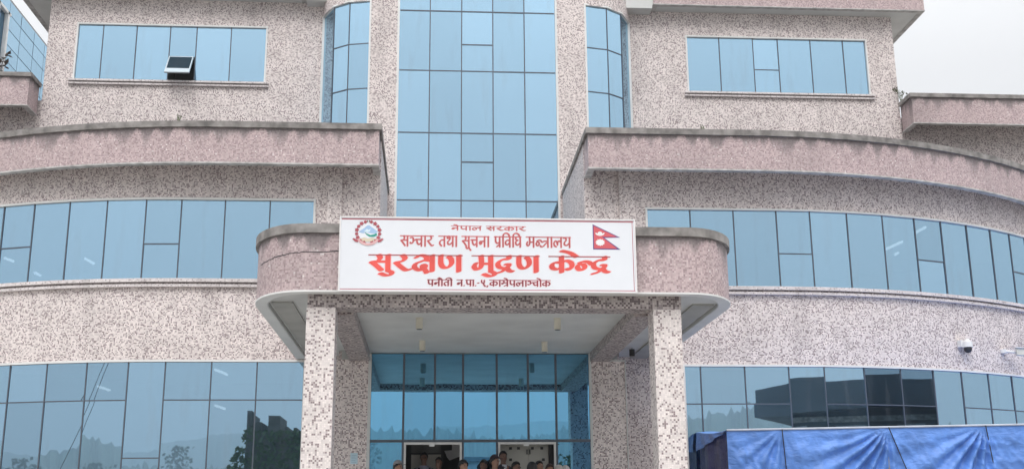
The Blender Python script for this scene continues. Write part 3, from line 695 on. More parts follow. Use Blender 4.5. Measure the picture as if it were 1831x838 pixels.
def smooth(pts, k=6):
    P = [np.array(p, float) for p in pts]
    if len(P) < 3: return np.array(P)
    Q = [2*P[0]-P[1]]+P+[2*P[-1]-P[-2]]; o = []
    for i in range(1, len(Q)-2):
        for j in range(k):
            t = j/k; o.append(.5*((2*Q[i])+(-Q[i-1]+Q[i+1])*t+(2*Q[i-1]-5*Q[i]+4*Q[i+1]-Q[i+2])*t*t+(-Q[i-1]+3*Q[i]-3*Q[i+1]+Q[i+2])*t**3))
    o.append(P[-1]); return np.array(o)
def contour_mesh(mb, F, x0, z0, dx, dz, y, mi=0):
    """filled iso-surface of F<0 on a grid: whole cells are merged along rows, edge cells are cut at the zero line"""
    ins = F < 0; ny, nx = F.shape
    X = lambda i: x0+dx*i; Z = lambda j: z0+dz*j
    full = ins[:-1, :-1] & ins[1:, :-1] & ins[:-1, 1:] & ins[1:, 1:]; anyc = ins[:-1, :-1] | ins[1:, :-1] | ins[:-1, 1:] | ins[1:, 1:]
    for j in range(ny-1):
        i = 0
        while i < nx-1:
            if full[j, i]:
                k = i
                while k < nx-1 and full[j, k]: k += 1
                mb.poly(((X(i), y, Z(j)), (X(k), y, Z(j)), (X(k), y, Z(j+1)), (X(i), y, Z(j+1))), None, mi); i = k; continue
            if anyc[j, i]:
                c = [(i, j), (i+1, j), (i+1, j+1), (i, j+1)]; poly = []
                for a in range(4):
                    p, q = c[a], c[(a+1) % 4]; fp, fq = F[p[1], p[0]], F[q[1], q[0]]
                    if fp < 0: poly.append((X(p[0]), y, Z(p[1])))
                    if (fp < 0) != (fq < 0):
                        t = fp/(fp-fq); poly.append((X(p[0]+(q[0]-p[0])*t), y, Z(p[1]+(q[1]-p[1])*t)))
                if len(poly) >= 3: mb.poly(poly, None, mi)
            i += 1
def draw_word(keys, xa, xb, zh, zb_, nib, mats, y, head=.045, res=30, grow=None):
    """keys laid out between xa and xb (metres on the sign), headline at zh, feet at zb_"""
    H = zh-zb_; adv = 0.; strokes = []; bars = None; heads = []
    for k in keys:
        a, bx, st = GL[k]
        org = adv if a > 0 else (bars if bars is not None else adv)
        if k == 'e' and keys[max(keys.index(k)-1, 0)] == 'ka' and a == 0: st = [[(.62, 1.0), (.36, 1.24), (.02, 1.36)]]
        for s in st: strokes.append([(p[0]+org, p[1]) for p in s])
        if a > 0:
            if k not in NOHEAD: heads.append((adv, adv+a))
            if bx is not None: bars = adv+bx
            adv += a
    sx_ = (xb-xa)/adv
    S = [smooth([(p[0]*sx_/H, p[1]) for p in s]) for s in strokes]          # x now in units of the letter height
    W_ = (xb-xa)/H; pad = .55
    nx, nz_ = int((W_+2*pad)*res), int(2.2*res); gx = (np.arange(nx)/res)-pad; gz = np.arange(nz_)/res-.6
    GXX, GZZ = np.meshgrid(gx, gz); F = np.full(GXX.shape, 9.)
    ang, A, Bn = nib; ca, sa_ = math.cos(ang), math.sin(ang)
    def T(x, z): return (x*ca+z*sa_)/A, (-x*sa_+z*ca)/Bn
    for s in S:
        m = max(A, Bn)+.06
        i0 = max(0, int((s[:, 0].min()-m+pad)*res)); i1 = min(nx, int((s[:, 0].max()+m+pad)*res)+2); j0 = max(0, int((s[:, 1].min()-m+.6)*res)); j1 = min(nz_, int((s[:, 1].max()+m+.6)*res)+2)
        qx, qz = T(GXX[j0:j1, i0:i1], GZZ[j0:j1, i0:i1]); tx, tz = T(s[:, 0], s[:, 1]); best = np.full(qx.shape, 99.)
        for a in range(len(s)-1):
            ex, ez = tx[a+1]-tx[a], tz[a+1]-tz[a]; L2 = ex*ex+ez*ez+1e-12
            t_ = np.clip(((qx-tx[a])*ex+(qz-tz[a])*ez)/L2, 0, 1); best = np.minimum(best, np.hypot(qx-tx[a]-t_*ex, qz-tz[a]-t_*ez))
        F[j0:j1, i0:i1] = np.minimum(F[j0:j1, i0:i1], (best-1)*min(A, Bn))
    # merge neighbouring headline runs
    runs = []
    for a, b in heads:
        if runs and abs(runs[-1][1]-a) < 1e-6: runs[-1][1] = b
        else: runs.append([a, b])
    hb_ = MB()
    for a, b in runs:
        if len(mats) > 2: hb_.box(xa+a*sx_-.012, xa+b*sx_-.006, y-.0012, y-.0004, zh-head*H*.95, zh+head*H*.95)
        a, b = a*sx_/H-.02, b*sx_/H-.02; d = np.maximum(np.maximum(a-GXX, GXX-b), np.abs(GZZ-1)-head); F = np.minimum(F, d)
    o = []
    mb = MB(); contour_mesh(mb, F, xa-pad*H, zb_-.6*H, H/res, H/res, y); o.append(mb.build('lettering', mats[0], sign))
    if hb_.f: hb_.build('headline', mats[2], o[0])
    if len(mats) > 1:
        mb = MB(); contour_mesh(mb, F-grow, xa-pad*H, zb_-.6*H, H/res, H/res, y+.0012); mb.build('outline', mats[1], o[0])
L_coral = plain('coral_red_print', (.72, .085, .07), .45, var=.16, scale=2.5); L_rose = plain('dusty_red_print', (.47, .095, .10), .5, var=.15, scale=3)
L_head = plain('dark_red_print', (.30, .05, .06), .5, var=.2, scale=3); L_maroon = plain('maroon_letter_print', (.24, .035, .05), .5, var=.2, scale=3); L_pink = plain('pale_pink_print', (.80, .60, .62), .5, var=.03)
def line(words, vh, vb, nib, mats, res, head, grow=None):
    for keys, xa, xb in words:
        ua, ub = (xa-62)/1720, (xb-62)/1720
        draw_word(keys, up_(ua, 0)[0], up_(ub, 0)[0], up_(0, vh)[1], up_(0, vb)[1], nib, mats, SY-.0022, head, res, grow)
line([(['na', 'e', 'pa', 'aa', 'la'], 700, 882), (['sa', 'ra', 'ka', 'aa', 'ra'], 905, 1142)], .100, .158, (.35, .16, .085), [L_rose, L_pink], 16, .06, .05)
line([(['sa', 'ny', 'ca', 'aa', 'ra'], 405, 602), (['ta', 'tha', 'aa'], 628, 740), (['sa', 'uu', 'ca', 'na', 'aa'], 763, 927),
      (['pra', 'i', 'va', 'i', 'dha'], 953, 1115), (['ma', 'nh', 'tra', 'aa', 'la', 'ya'], 1140, 1407)], .246, .388, (.5, .085, .06), [L_rose, L_pink], 26, .045, .03)
line([(['sa', 'u', 'ra', 'ksha', 'nna'], 228, 772), (['ma', 'u', 'dra', 'nna'], 825, 1222), (['ka', 'e', 'nh', 'dra'], 1275, 1638)], .516, .735, (.30, .175, .055), [L_coral, L_pink, L_head], 34, .030, .022)
line([(['pa', 'na', 'au', 'ta', 'ii'], 565, 712), (['na', '.', 'pa', 'aa', '.'], 735, 852), (['-'], 854, 868), (['5'], 874, 906), ([','], 908, 922),
      (['ka', 'aa', 'bhra', 'e', 'pa', 'la', 'aa', 'ny', 'ca', 'o', 'ka'], 924, 1282)], .852, .934, (.4, .13, .065), [L_maroon, L_pink], 20, .055, .06)

def flatpoly(name, pts, m, parent, layer):
    mb = MB(); P = [(p[0], SY-.0015-.0011*layer, p[1]) for p in pts]
    for t in tessellate_polygon([[Vector(p) for p in P]]):
        a = [P[k] for k in t]; n_ = (Vector(a[1])-Vector(a[0])).cross(Vector(a[2])-Vector(a[0])).y
        mb.poly(a if n_ < 0 else a[::-1])
    return mb.build(name, m, parent)
def disc(cx, cz, rx, rz, n=28, a0=0., a1=2*PI): return [(cx+rx*math.cos(a0+(a1-a0)*k/n), cz+rz*math.sin(a0+(a1-a0)*k/n)) for k in range(n)]
# emblem: wreath of red flowers, snow peaks, green hills, a plain and a ribbon
ex, ez = up_(.0915, .205); R_ = .205
ink = lambda n, c: plain(n, c, .5, var=.05)
emb = flatpoly('emblem', disc(ex, ez, R_*.80, R_*.76), ink('emblem_white', (.78, .80, .84)), sign, 0)
E_ = lambda pts: [(ex+R_*a, ez+R_*b) for a, b in pts]
flatpoly('mountain', E_([(-.76, .02), (-.52, .22), (-.30, .36), (-.08, .58), (.06, .60), (.30, .42), (.52, .26), (.74, .08), (.60, -.08), (.2, -.06), (-.1, .0), (-.4, -.06)]), ink('emblem_blue', (.36, .52, .74)), emb, 1)
flatpoly('snow', E_([(-.34, .06), (-.10, .30), (.02, .20), (.20, .30), (.12, .08), (-.05, .02)]), ink('emblem_ice', (.66, .80, .88)), emb, 2)
flatpoly('hill', E_([(-.30, .04), (-.12, -.08), (.18, -.20), (.46, -.14), (.66, -.04), (.70, -.22), (.44, -.36), (.10, -.34), (-.12, -.20)]), ink('emblem_green', (.02, .30, .24)), emb, 3)
flatpoly('plain', E_([(-.62, -.50), (-.30, -.40), (0, -.48), (.30, -.42), (.60, -.50), (.40, -.70), (0, -.76), (-.40, -.70)]), ink('emblem_sand', (.66, .58, .44)), emb, 2)
fr_ = ink('emblem_flower', (.40, .075, .10)); lf_ = ink('emblem_leaf', (.18, .16, .10))
for k in range(17):
    a = math.radians(108+ (324-4)*k/16 - 4*0); a = math.radians(105+k*330/16*1.0)
    if 250 < math.degrees(a) % 360 < 290: continue
    rr = .13+.02*(k % 2); cx, cz = math.cos(a)*.90, math.sin(a)*.88
    pts = []
    for j in range(20):
        t_ = 2*PI*j/20; q = rr*(1+.22*math.cos(5*t_)); pts.append((cx+q*math.cos(t_), cz+q*math.sin(t_)))
    flatpoly('flower', E_(pts), fr_, emb, 4)
for a in (95, 85): 
    a = math.radians(a); flatpoly('leaf', E_(disc(math.cos(a)*.92, math.sin(a)*.92, .05, .08, 8)), lf_, emb, 4)
rb = [(math.cos(a)*1.02, math.sin(a)*1.02-.03) for a in [math.radians(212+k*116/14) for k in range(15)]]; rb2 = [(p[0]*.80, p[1]*.80-.02) for p in rb[::-1]]
flatpoly('ribbon', E_(rb+rb2), ink('emblem_ribbon', (.70, .42, .42)), emb, 5)
for sx_ in (-1, 1): flatpoly('ribbon_end', E_([(sx_*.74, -.66), (sx_*1.10, -.46), (sx_*1.22, -.52), (sx_*1.00, -.74), (sx_*.80, -.80)]), fr_, emb, 6)
# flag: two stacked pennants with a dark edge, a moon and a sun
fx, fz = up_(.857, .055); fx1, fz1 = up_(.952, .412); fw_, fh_ = fx1-fx, fz-fz1
F_ = lambda pts: [(fx+fw_*a, fz-fh_*b) for a, b in pts]
outer = [(0, 0), (1.0, .52), (.42, .54), (1.0, 1.0), (0, 1.0)]
flag = flatpoly('flag', F_(outer), ink('flag_edge', (.10, .06, .22)), sign, 0)
flatpoly('flag_field', F_([(.035, .06), (.88, .495), (.33, .50), (.88, .96), (.035, .96)]), ink('flag_red', (.62, .10, .12)), flag, 1)
fwht = ink('flag_white', (.80, .78, .78))
moon = [(.26+.17*math.cos(a), .36-.02+.10*math.sin(a)*1.2) for a in [math.radians(k*180/12) for k in range(13)]]+[(.26+.12*math.cos(a), .34+.045*math.sin(a)) for a in [math.radians(180-k*180/10) for k in range(11)]]
flatpoly('moon', F_(moon), fwht, flag, 2); flatpoly('moon_disc', F_(disc(.26, .36, .085, .07, 16)), fwht, flag, 3)
sunp = []
for k in range(24):
    q = 1. if k % 2 == 0 else .74
    sunp.append((.26+.185*q*math.cos(2*PI*k/24), .72+.135*q*math.sin(2*PI*k/24)*1.1))
flatpoly('sun_disc', F_(sunp), fwht, flag, 2)

# ------------------------------------------------------------------ blue tarpaulin screen on the right
def tarp_mat(name, col):
    m, n, l, b = new_mat(name)
    tc = N(n, 'TexCoord'); nz = N(n, 'TexNoise'); nz.inputs['Scale'].default_value = 2.5; nz.inputs['Detail'].default_value = 6; l.new(tc.outputs['Object'], nz.inputs['Vector'])
    c = mixc(n, l, col, maprange(n, l, nz.outputs['Fac'], .3, .7, .85, 1.15), 1., 'MULTIPLY')
    l.new(c, b.inputs['Base Color']); b.inputs['Roughness'].default_value = .46; b.inputs['Specular IOR Level'].default_value = .5
    mp = N(n, 'Mapping'); mp.inputs['Scale'].default_value = (4, 4, 9); mp.inputs['Rotation'].default_value = (0, .5, 0); l.new(tc.outputs['Object'], mp.inputs[0])
    n2 = N(n, 'TexNoise'); n2.inputs['Scale'].default_value = 1.3; n2.inputs['Detail'].default_value = 6; n2.inputs['Distortion'].default_value = .8; l.new(mp.outputs[0], n2.inputs['Vector'])
    bp = N(n, 'Bump'); bp.inputs['Strength'].default_value = .55; bp.inputs['Distance'].default_value = .05; l.new(n2.outputs['Fac'], bp.inputs['Height']); l.new(bp.outputs[0], b.inputs['Normal'])
    return m
tb = tarp_mat('blue_tarpaulin', (.11, .255, .66)); tn = tarp_mat('shaded_blue_tarpaulin', (.03, .045, .17))  # second one: the blue sheet darkened, shade of the end face painted in
tarp = empty('tarpaulin_screen', 'bright blue tarpaulin screen lashed to a rail in front of the right wing windows', 'tarpaulin')
TX0, TX1, TY = 4.90, 17.5, -1.2
def rail_z(x): return 3.57+(x-TX0)*.0165
NX, NZ = 520, 90
xs = np.linspace(TX0, TX1, NX); ks = np.linspace(0, 1, NZ)
XX, KK = np.meshgrid(xs, ks); ZT = rail_z(XX); ZZ = ZT-KK*3.3
DY = np.zeros_like(XX)
def vnoise(x, z, seed, f):
    r = np.random.default_rng(seed); Gd = r.uniform(-1, 1, (64, 64)); x = np.abs(x*f) % 62; z = np.abs(z*f) % 62
    i, j = x.astype(int), z.astype(int); a, b = x-i, z-j; a = a*a*(3-2*a); b = b*b*(3-2*b)
    return (Gd[j, i]*(1-a)+Gd[j, i+1]*a)*(1-b)+(Gd[j+1, i]*(1-a)+Gd[j+1, i+1]*a)*b
for tx, amp, k0, lean in ((6.02, .03, 17, -.5), (8.22, .06, 24, -.65), (10.25, .06, 22, -.5), (12.6, .05, 20, -.5), (15., .05, 20, -.4)):
    dx = XX-tx; dz = ZT-ZZ+.03; r_ = np.hypot(dx, dz); th = np.arctan2(dx, dz)
    wgt = np.exp(-(th-lean)**2/.45)*np.exp(-r_/2.2)*np.minimum(1, r_/.35)
    DY += amp*np.sin(th*k0+2.2*vnoise(XX, ZZ, int(tx*10), .8))*wgt*2.2
DY += .030*vnoise(XX+ZZ*.9, ZZ*.45, 5, 1.6)+.016*vnoise(XX*1.6-ZZ, ZZ*.6, 6, 2.4)+.007*vnoise(XX+ZZ, ZZ*.8, 9, 7.)
DY += .022*np.sin(XX*15+4*vnoise(XX, ZZ, 8, .7))*np.exp(-KK*5)*np.clip(vnoise(XX, XX*0+3.3, 12, .9)+.6, 0, 1)
DY += .009*vnoise(XX*2.2+ZZ*1.4, ZZ*.5, 15, 5.)+.006*vnoise(XX*.6-ZZ*.3, ZZ*3, 16, 5.)
rdg = lambda x, z, sd, f: (1-np.abs(vnoise(x, z, sd, f)))**4
DY += .028*rdg(XX*1.1+ZZ*1.1, ZZ*.5, 21, 2.2)+.018*rdg(XX*1.6+ZZ*.4, ZZ*.4, 22, 4.)+.014*rdg(XX*.7-ZZ*.5, ZZ*1.6, 23, 3.5)+.008*rdg(XX*1.5+ZZ*1.2, ZZ, 24, 8.)
DY *= np.minimum(1, KK*9+.15)
V = [(float(XX[j, i]), TY-float(DY[j, i])-.02, float(ZZ[j, i])) for j in range(NZ) for i in range(NX)]
Fc = [(j*NX+i, (j+1)*NX+i, (j+1)*NX+i+1, j*NX+i+1) for j in range(NZ-1) for i in range(NX-1)]
me = bpy.data.meshes.new('front_sheet'); me.from_pydata(V, [], Fc); me.materials.append(tb); me.polygons.foreach_set('use_smooth', [True]*len(Fc)); fs = link('front_sheet', me, tarp)
# roof sheet sloping from the wall to the rail, and its end flap
rs = MB(); nU, nV = 60, 8
for i in range(nU):
    for j in range(nV):
        q = []
        for (a, b) in ((i, j), (i+1, j), (i+1, j+1), (i, j+1)):
            x = TX0+(TX1-TX0)*(a/nU)**1.4; t_ = b/nV; yb = wing(1, x, 0)[1]-.08
            q.append((x, TY+(yb-TY)*t_, rail_z(x)+.005+.17*t_-.05*math.sin(PI*t_)+.012*math.sin(x*7+t_*3)))
        rs.poly(q)
rs.build('roof_sheet', tb, tarp, True)
ef = MB(); nE = 14
for i in range(nE):
    for j in range(4):
        q = []
        for a, b in ((i, j), (i+1, j), (i+1, j+1), (i, j+1)):
            t_ = a/nE; zt_ = rail_z(TX0)+.005+.17*t_-.05*math.sin(PI*t_); zb_ = 3.54-.22*t_
            q.append((TX0-.02-.03*math.sin(t_*19+b*.6)*(b/4)-.004*b, TY+2.5*t_, zt_+(zb_-zt_)*b/4))
        ef.poly(q[::-1])
ef.build('end_flap', tb, tarp, True)
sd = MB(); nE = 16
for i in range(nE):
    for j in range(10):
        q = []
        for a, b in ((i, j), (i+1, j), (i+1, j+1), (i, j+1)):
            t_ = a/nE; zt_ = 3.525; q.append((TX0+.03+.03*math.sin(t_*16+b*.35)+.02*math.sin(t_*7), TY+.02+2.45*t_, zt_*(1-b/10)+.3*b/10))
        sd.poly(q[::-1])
sd.build('end_sheet', tn, tarp, True)['label'] = 'blue end sheet with its shade painted in as navy'
rl = MB(); 
xr_ = rng(TX0, TX1, 1.)
for a, b in zip(xr_[:-1], xr_[1:]): rl.bar((a, TY-.035, rail_z(a)+.008), (b, TY-.035, rail_z(b)+.008), .022, n=8)
rl.build('rail', plain('pale_pipe', (.46, .50, .58), .5), tarp)
for tx, lean in ((6.02, .05), (8.22, .42), (10.25, .12), (12.6, .1)):
    c = MB()
    for q in range(8):
        z0_, z1_ = rail_z(tx)-.4*q, rail_z(tx)-.4*(q+1); c.bar((tx+lean*.4*q/1.2, TY-.085, z0_), (tx+lean*.4*(q+1)/1.2, TY-.085, z1_), .011, n=6)
    c.build('lashing', mat['black'], tarp)
for tx in (5.0, 8.2, 11.4, 14.6): 
    c = MB(); c.bar((tx, TY+.03, 0), (tx, TY+.03, rail_z(tx)), .03, n=8); c.build('post', mat['alu_grey'], tarp)

# ------------------------------------------------------------------ glass office block behind on the left
nbx = -17.
nb_ = empty('glass_block', 'neighbouring block sheathed in pale blue glass panels behind the terrace', 'building')
c = MB(); c.box(nbx-14, nbx-.09, 13.2, 40, 0, 21.15); c.build('wall', plain('neighbour_core', (.10, .13, .16), .6), nb_)
c = MB(); c.box(nbx-14.05, nbx-.04, 13.15, 40.05, 21.16, 21.26); c.build('coping', mat['alu_grey'], nb_)
ys = [13.4, 14.5, 15.66, 16.85, 18.08, 19.55, 20.8, 22.1, 23.4, 24.7, 26.]; zz = [17.0, 17.6, 18.2, 18.8, 19.42, 20.02, 20.62, 21.14]
gp = glass('pale_blue_glass', (.47, .68, .84), (.10, .17, .24))
for i in range(len(ys)-1):
    for j in range(len(zz)-1):
        if i in (1, 2) and 2 <= j <= 5: continue
        pm = MB(); t_ = random.uniform(-.004, .004)
        pm.box(nbx-.05+t_, nbx+t_, ys[i]+.018, ys[i+1]-.018, zz[j]+.014, zz[j+1]-.014); pm.build('pane', gp, nb_)
c = MB(); c.box(nbx-.09, nbx-.075, 13.2, 26, 16.9, 21.15); c.build('joint_backing', mat['alu'], nb_)
c = MB()
for (a, b, c0, c1) in ((ys[1]+.02, ys[1]+.14, 18.22, 20.6), (ys[3]-.3, ys[3]-.16, 18.22, 20.6), (ys[2]-.06, ys[2]+.06, 18.22, 20.6)): c.box(nbx-.06, nbx+.08, a, b, c0, c1)
c.box(nbx-.06, nbx+.08, ys[1]+.02, ys[3]-.02, 20.5, 20.6)
wf = c.build('window', mat['white'], nb_)
c = MB(); c.box(nbx-.074, nbx-.064, ys[1]+.14, ys[3]-.3, 18.22, 20.5); c.build('pane', mat['glass_dark'], wf)

# ------------------------------------------------------------------ weeds and twigs rooted in the copings
leafm = plain('weed_leaf', (.10, .13, .05), .7); twigm = plain('dry_twig', (.07, .055, .045), .8)
def weed(label, p, n, h, m, cat='weed', spread=.7, grp=None):
    r = empty('weed', label, cat, group=grp); place(r, *p)
    sm = MB(); lm = MB()
    for k in range(n):
        a = random.uniform(0, 2*PI); d = random.uniform(.1, spread)*h; hh = h*random.uniform(.6, 1.05); q = (random.uniform(-.04, .04), random.uniform(-.03, .03), 0)
        mid = (q[0]+math.cos(a)*d*.4, q[1]+math.sin(a)*d*.4, hh*.6); tip = (q[0]+math.cos(a)*d, q[1]+math.sin(a)*d, hh)
        sm.bar(q, mid, .006, n=4); sm.bar(mid, tip, .004, n=4)
        for j in range(4):
            t_ = random.uniform(.4, 1); c0 = Vector(mid).lerp(Vector(tip), t_); v = Vector((random.uniform(-1, 1), random.uniform(-1, 1), random.uniform(-.2, .8))).normalized()*h*.22
            w_ = v.cross(Vector((0, 0, 1))).normalized()*h*.06; lm.poly((c0, c0+v*.5+w_, c0+v, c0+v*.5-w_))
    sm.build('stem', m, r); lm.build('leaf_cluster', m if cat == 'twig' else leafm, r)
weed('small scraggly weed on the end of the sky-side terrace parapet', (12.86, 6.9, 13.86), 9, .46, leafm)
weed('tuft of weeds growing on the curved coping over the emblem-side window strip', (-6.75, .64, 10.61), 8, .15, leafm)
weed('thin weed on the coping above the flag-side windows', (5.2, .62, 10.61), 6, .12, leafm)
weed('bare dark twig sticking up behind the terrace parapet by the glass block', (-13.35, 7.2, 14.05), 9, .85, twigm, 'twig', .35)

# ------------------------------------------------------------------ people in front of the doors
skin_t = [plain('skin_tone', (.30, .17, .115), .55, var=.05), plain('skin_tone_dark', (.16, .085, .06), .55, var=.05)]
def cloth(n, c): return plain(n, c, .85, var=.1, scale=6)
hairm = plain('black_hair', (.012, .011, .012), .5, spec=.4); hair_b = plain('brown_hair', (.05, .025, .018), .5); hair_g = plain('pale_hair', (.50, .46, .43), .7)
shoe = plain('dark_shoe', (.02, .02, .02), .4)
def floor_z(y):
    if y > -.6: return PLAT+.004
    k = min(10, int((-.6-y)/.3)+1); return PLAT-.15*k
def person(label, x, y, head_z, rz, shirt, trousers, skin=0, hair='short', hairmat=None, extra=None, arm=0., turn=0.):
    fz = floor_z(y); H = max(1.5, min(1.88, head_z-fz)); k = H/1.75
    J = {}; E_ = []; V_ = []; Rr = []
    def v(n, p, r): J[n] = len(V_); V_.append(tuple(c_*k for c_ in p)); Rr.append(tuple(q*k for q in r) if isinstance(r, tuple) else (r*k, r*k))
    def ed(*ns):
        for a, b in zip(ns[:-1], ns[1:]): E_.append((J[a], J[b]))
    v('pel', (0, 0, .95), (.155, .11)); v('waist', (0, 0, 1.10), (.145, .10)); v('chest', (0, .0, 1.28), (.165, .115)); v('sh', (0, .01, 1.40), (.10, .08)); v('neck', (0, .0, 1.49), .055)
    v('jaw', (0, -.012, 1.555), (.058, .07)); v('mid', (0, -.005, 1.64), (.074, .092)); v('crown', (0, .008, 1.715), (.055, .07))
    ed('pel', 'waist', 'chest', 'sh', 'neck', 'jaw', 'mid', 'crown')
    v('nose', (0, -.105, 1.625), .011); ed('mid', 'nose')
    for s, n in ((-1, 'l'), (1, 'r')):
        v('ear'+n, (s*.083, .01, 1.63), .012); ed('mid', 'ear'+n)
        v('hip'+n, (s*.09, 0, .88), .085); v('knee'+n, (s*.10, -.02, .50), .058); v('ank'+n, (s*.10, .01, .09), .042); v('toe'+n, (s*.115, -.14, .035), .034)
        ed('pel', 'hip'+n, 'knee'+n, 'ank'+n, 'toe'+n)
        v('sho'+n, (s*.185, .01, 1.385), .062); 
        up_arm = arm if s > 0 else 0
        if up_arm: pe, pw, pd = (s*.27, -.08, 1.14), (s*.13, -.22, 1.38), (-.25*s, -.1, 1)
        else: pe, pw, pd = (s*.245, .03, 1.10), (s*.25, -.06, .86), (0, -.15, -1)
        v('elb'+n, pe, .043); v('wri'+n, pw, .03); pdv = Vector(pd).normalized(); hp = Vector(pw)+pdv*.06
        v('palm'+n, tuple(hp), (.034, .018)); ed('sh', 'sho'+n, 'elb'+n, 'wri'+n, 'palm'+n)
        side = pdv.cross(Vector((0, 1, 0)) if abs(pdv.y) < .9 else Vector((1, 0, 0))).normalized()
        for f_ in range(4):
            o_ = side*(-.027+.018*f_); L = (.06, .075, .07, .055)[f_]; b_ = hp+o_+pdv*.03; m_ = b_+pdv*L*.55+Vector((0, -.006, 0)); t_ = m_+pdv*L*.45+Vector((0, -.018, 0))
            v('f%d%sa' % (f_, n), tuple(b_), .0095); v('f%d%sb' % (f_, n), tuple(m_), .0085); v('f%d%sc' % (f_, n), tuple(t_), .0075); ed('palm'+n, 'f%d%sa' % (f_, n), 'f%d%sb' % (f_, n), 'f%d%sc' % (f_, n))
        tb_ = hp+side*.038*-1; v('t%sa' % n, tuple(tb_), .011); v('t%sb' % n, tuple(tb_+pdv*.045-side*.018), .009); ed('palm'+n, 't%sa' % n, 't%sb' % n)
    me = bpy.data.meshes.new('skeleton'); me.from_pydata(V_, E_, []); ob = bpy.data.objects.new('skeleton', me); COL.objects.link(ob)
    m_ = ob.modifiers.new('Skin', 'SKIN'); m_.use_smooth_shade = True
    sv = me.skin_vertices[0].data
    for i, r in enumerate(Rr): sv[i].radius = r; sv[i].use_root = (i == 0)
    ob.modifiers.new('Subdivision', 'SUBSURF').levels = 1
    ob.modifiers['Subdivision'].render_levels = 1
    dg = bpy.context.evaluated_depsgraph_get(); dg.update()
    body = bpy.data.meshes.new_from_object(ob.evaluated_get(dg)); bpy.data.objects.remove(ob)
    for mm in (skin_t[skin], shirt, trousers, shoe): body.materials.append(mm)
    hands = [Vector(V_[J['palm'+n]]) for n in 'lr']
    mi = []
    for p in body.polygons:
        c_ = p.center
        if any((c_-h).length < .125*k for h in hands): mi.append(0)
        elif c_.z > 1.475*k: mi.append(0)
        elif c_.z > .93*k: mi.append(1)
        elif c_.z > .085*k: mi.append(2)
        else: mi.append(3)
    body.polygons.foreach_set('material_index', mi); body.polygons.foreach_set('use_smooth', [True]*len(mi))
    r = empty('person', label, 'person'); place(r, x, y, fz, rz); body.name = 'body'
    bo = link('body', body, r)
    hc = Vector((0, 0, 1.645))*k
    def cap_mesh(name, m, rx, ry, rz_, cut, tilt, back=0., z0=0.):
        bmh = bmesh.new(); bmesh.ops.create_uvsphere(bmh, u_segments=20, v_segments=14, radius=1.)
        dl = [v_ for v_ in bmh.verts if v_.co.z + tilt*v_.co.y*-1 < cut]
        bmesh.ops.delete(bmh, geom=dl, context='VERTS')
        for v_ in bmh.verts:
            j = 1+random.uniform(-.025, .025); v_.co = Vector((v_.co.x*rx*j, v_.co.y*ry*j+back, v_.co.z*rz_*j+z0))*k+hc
        me = bpy.data.meshes.new(name); bmh.to_mesh(me); bmh.free(); me.materials.append(m); me.polygons.foreach_set('use_smooth', [True]*len(me.polygons))
        o = link(name, me, r); md = o.modifiers.new('Solidify', 'SOLIDIFY'); md.thickness = .012; md.offset = -1; return o
    hm = hairmat or hairm
    if hair == 'short': cap_mesh('hair', hm, .089, .108, .118, -.12, -.85, .006, .004)
    elif hair == 'full': cap_mesh('hair', hm, .100, .118, .125, -.35, -.7, .012, .002)
    elif hair == 'cap':
        cap_mesh('hair', hairm, .087, .106, .108, -.35, -.9, .008)
        co = cap_mesh('cap', hm, .096, .114, .122, .22, -.06, .004, .012)
        bb = MB(); A = [(.075*math.sin(a), -.105-.075*math.cos(a), .045) for a in [math.radians(-80+16*q) for q in range(11)]]
        bb.poly([(hc+Vector(p)*k) for p in A]); bb.poly([(hc+(Vector(p)+Vector((0, 0, -.008)))*k) for p in A[::-1]])
        for q in range(11): a, b = A[q], A[(q+1) % 11]; bb.poly([hc+Vector(b)*k, hc+Vector(a)*k, hc+(Vector(a)+Vector((0, 0, -.008)))*k, hc+(Vector(b)+Vector((0, 0, -.008)))*k])
        bb.build('cap_brim', hm, co)
    for s in (-1, 1):
        bmh = bmesh.new(); bmesh.ops.create_uvsphere(bmh, u_segments=8, v_segments=6, radius=.011*k); me = bpy.data.meshes.new('eye'); bmh.to_mesh(me); bmh.free(); me.materials.append(mat['black'])
        o = link('eye', me, r); o.location = Vector((s*.03, -.086, 1.642))*k
    mo = MB(); mo.box(-.022*k, .022*k, -.086*k, -.080*k, 1.566*k, 1.574*k); mo.build('mouth', plain('lip', (.20, .075, .065), .5), r)
    def put(name, m, boxes, smooth_=False):
        b_ = MB()
        for q in boxes: b_.box(*[c_*k for c_ in q])
        return b_.build(name, m, r)
    if extra == 'straps':
        put('backpack_strap', cloth('black_strap', (.015, .015, .02)), [(-.135, -.095, -.135, -.10, 1.12, 1.42), (.095, .135, -.135, -.10, 1.12, 1.42), (-.094, .094, -.132, -.105, 1.29, 1.32)])
        put('backpack', cloth('dark_pack', (.03, .03, .04)), [(-.16, .16, .10, .26, 1.0, 1.42)])
    if extra == 'suit':
        put('shirt_front', cloth('white_shirt', (.62, .64, .68)), [(-.045, .045, -.138, -.10, 1.16, 1.40), (-.05, .05, -.075, -.04, 1.40, 1.47)])
        put('lapel', cloth('suit_lapel', (.03, .03, .045)), [(-.085, -.046, -.142, -.10, 1.16, 1.43), (.046, .085, -.142, -.10, 1.16, 1.43)])
    if extra == 'collar':
        put('collar', cloth('white_collar', (.6, .62, .65)), [(-.075, .075, -.07, .075, 1.435, 1.475)])
    return r
C_ = cloth
grey_blue = C_('grey_blue_jacket', (.10, .14, .17)); navy = C_('navy_suit', (.018, .02, .035)); tr_d = C_('dark_trousers', (.03, .03, .035)); tr_b = C_('brown_trousers', (.09, .07, .055))
person('person in a grey cap near the entrance, face turned towards the dark door', -1.652, -1.05, 2.998, .9, C_('grey_jacket', (.16, .17, .18)), tr_d, 0, 'cap', C_('grey_cap', (.24, .24, .25)))
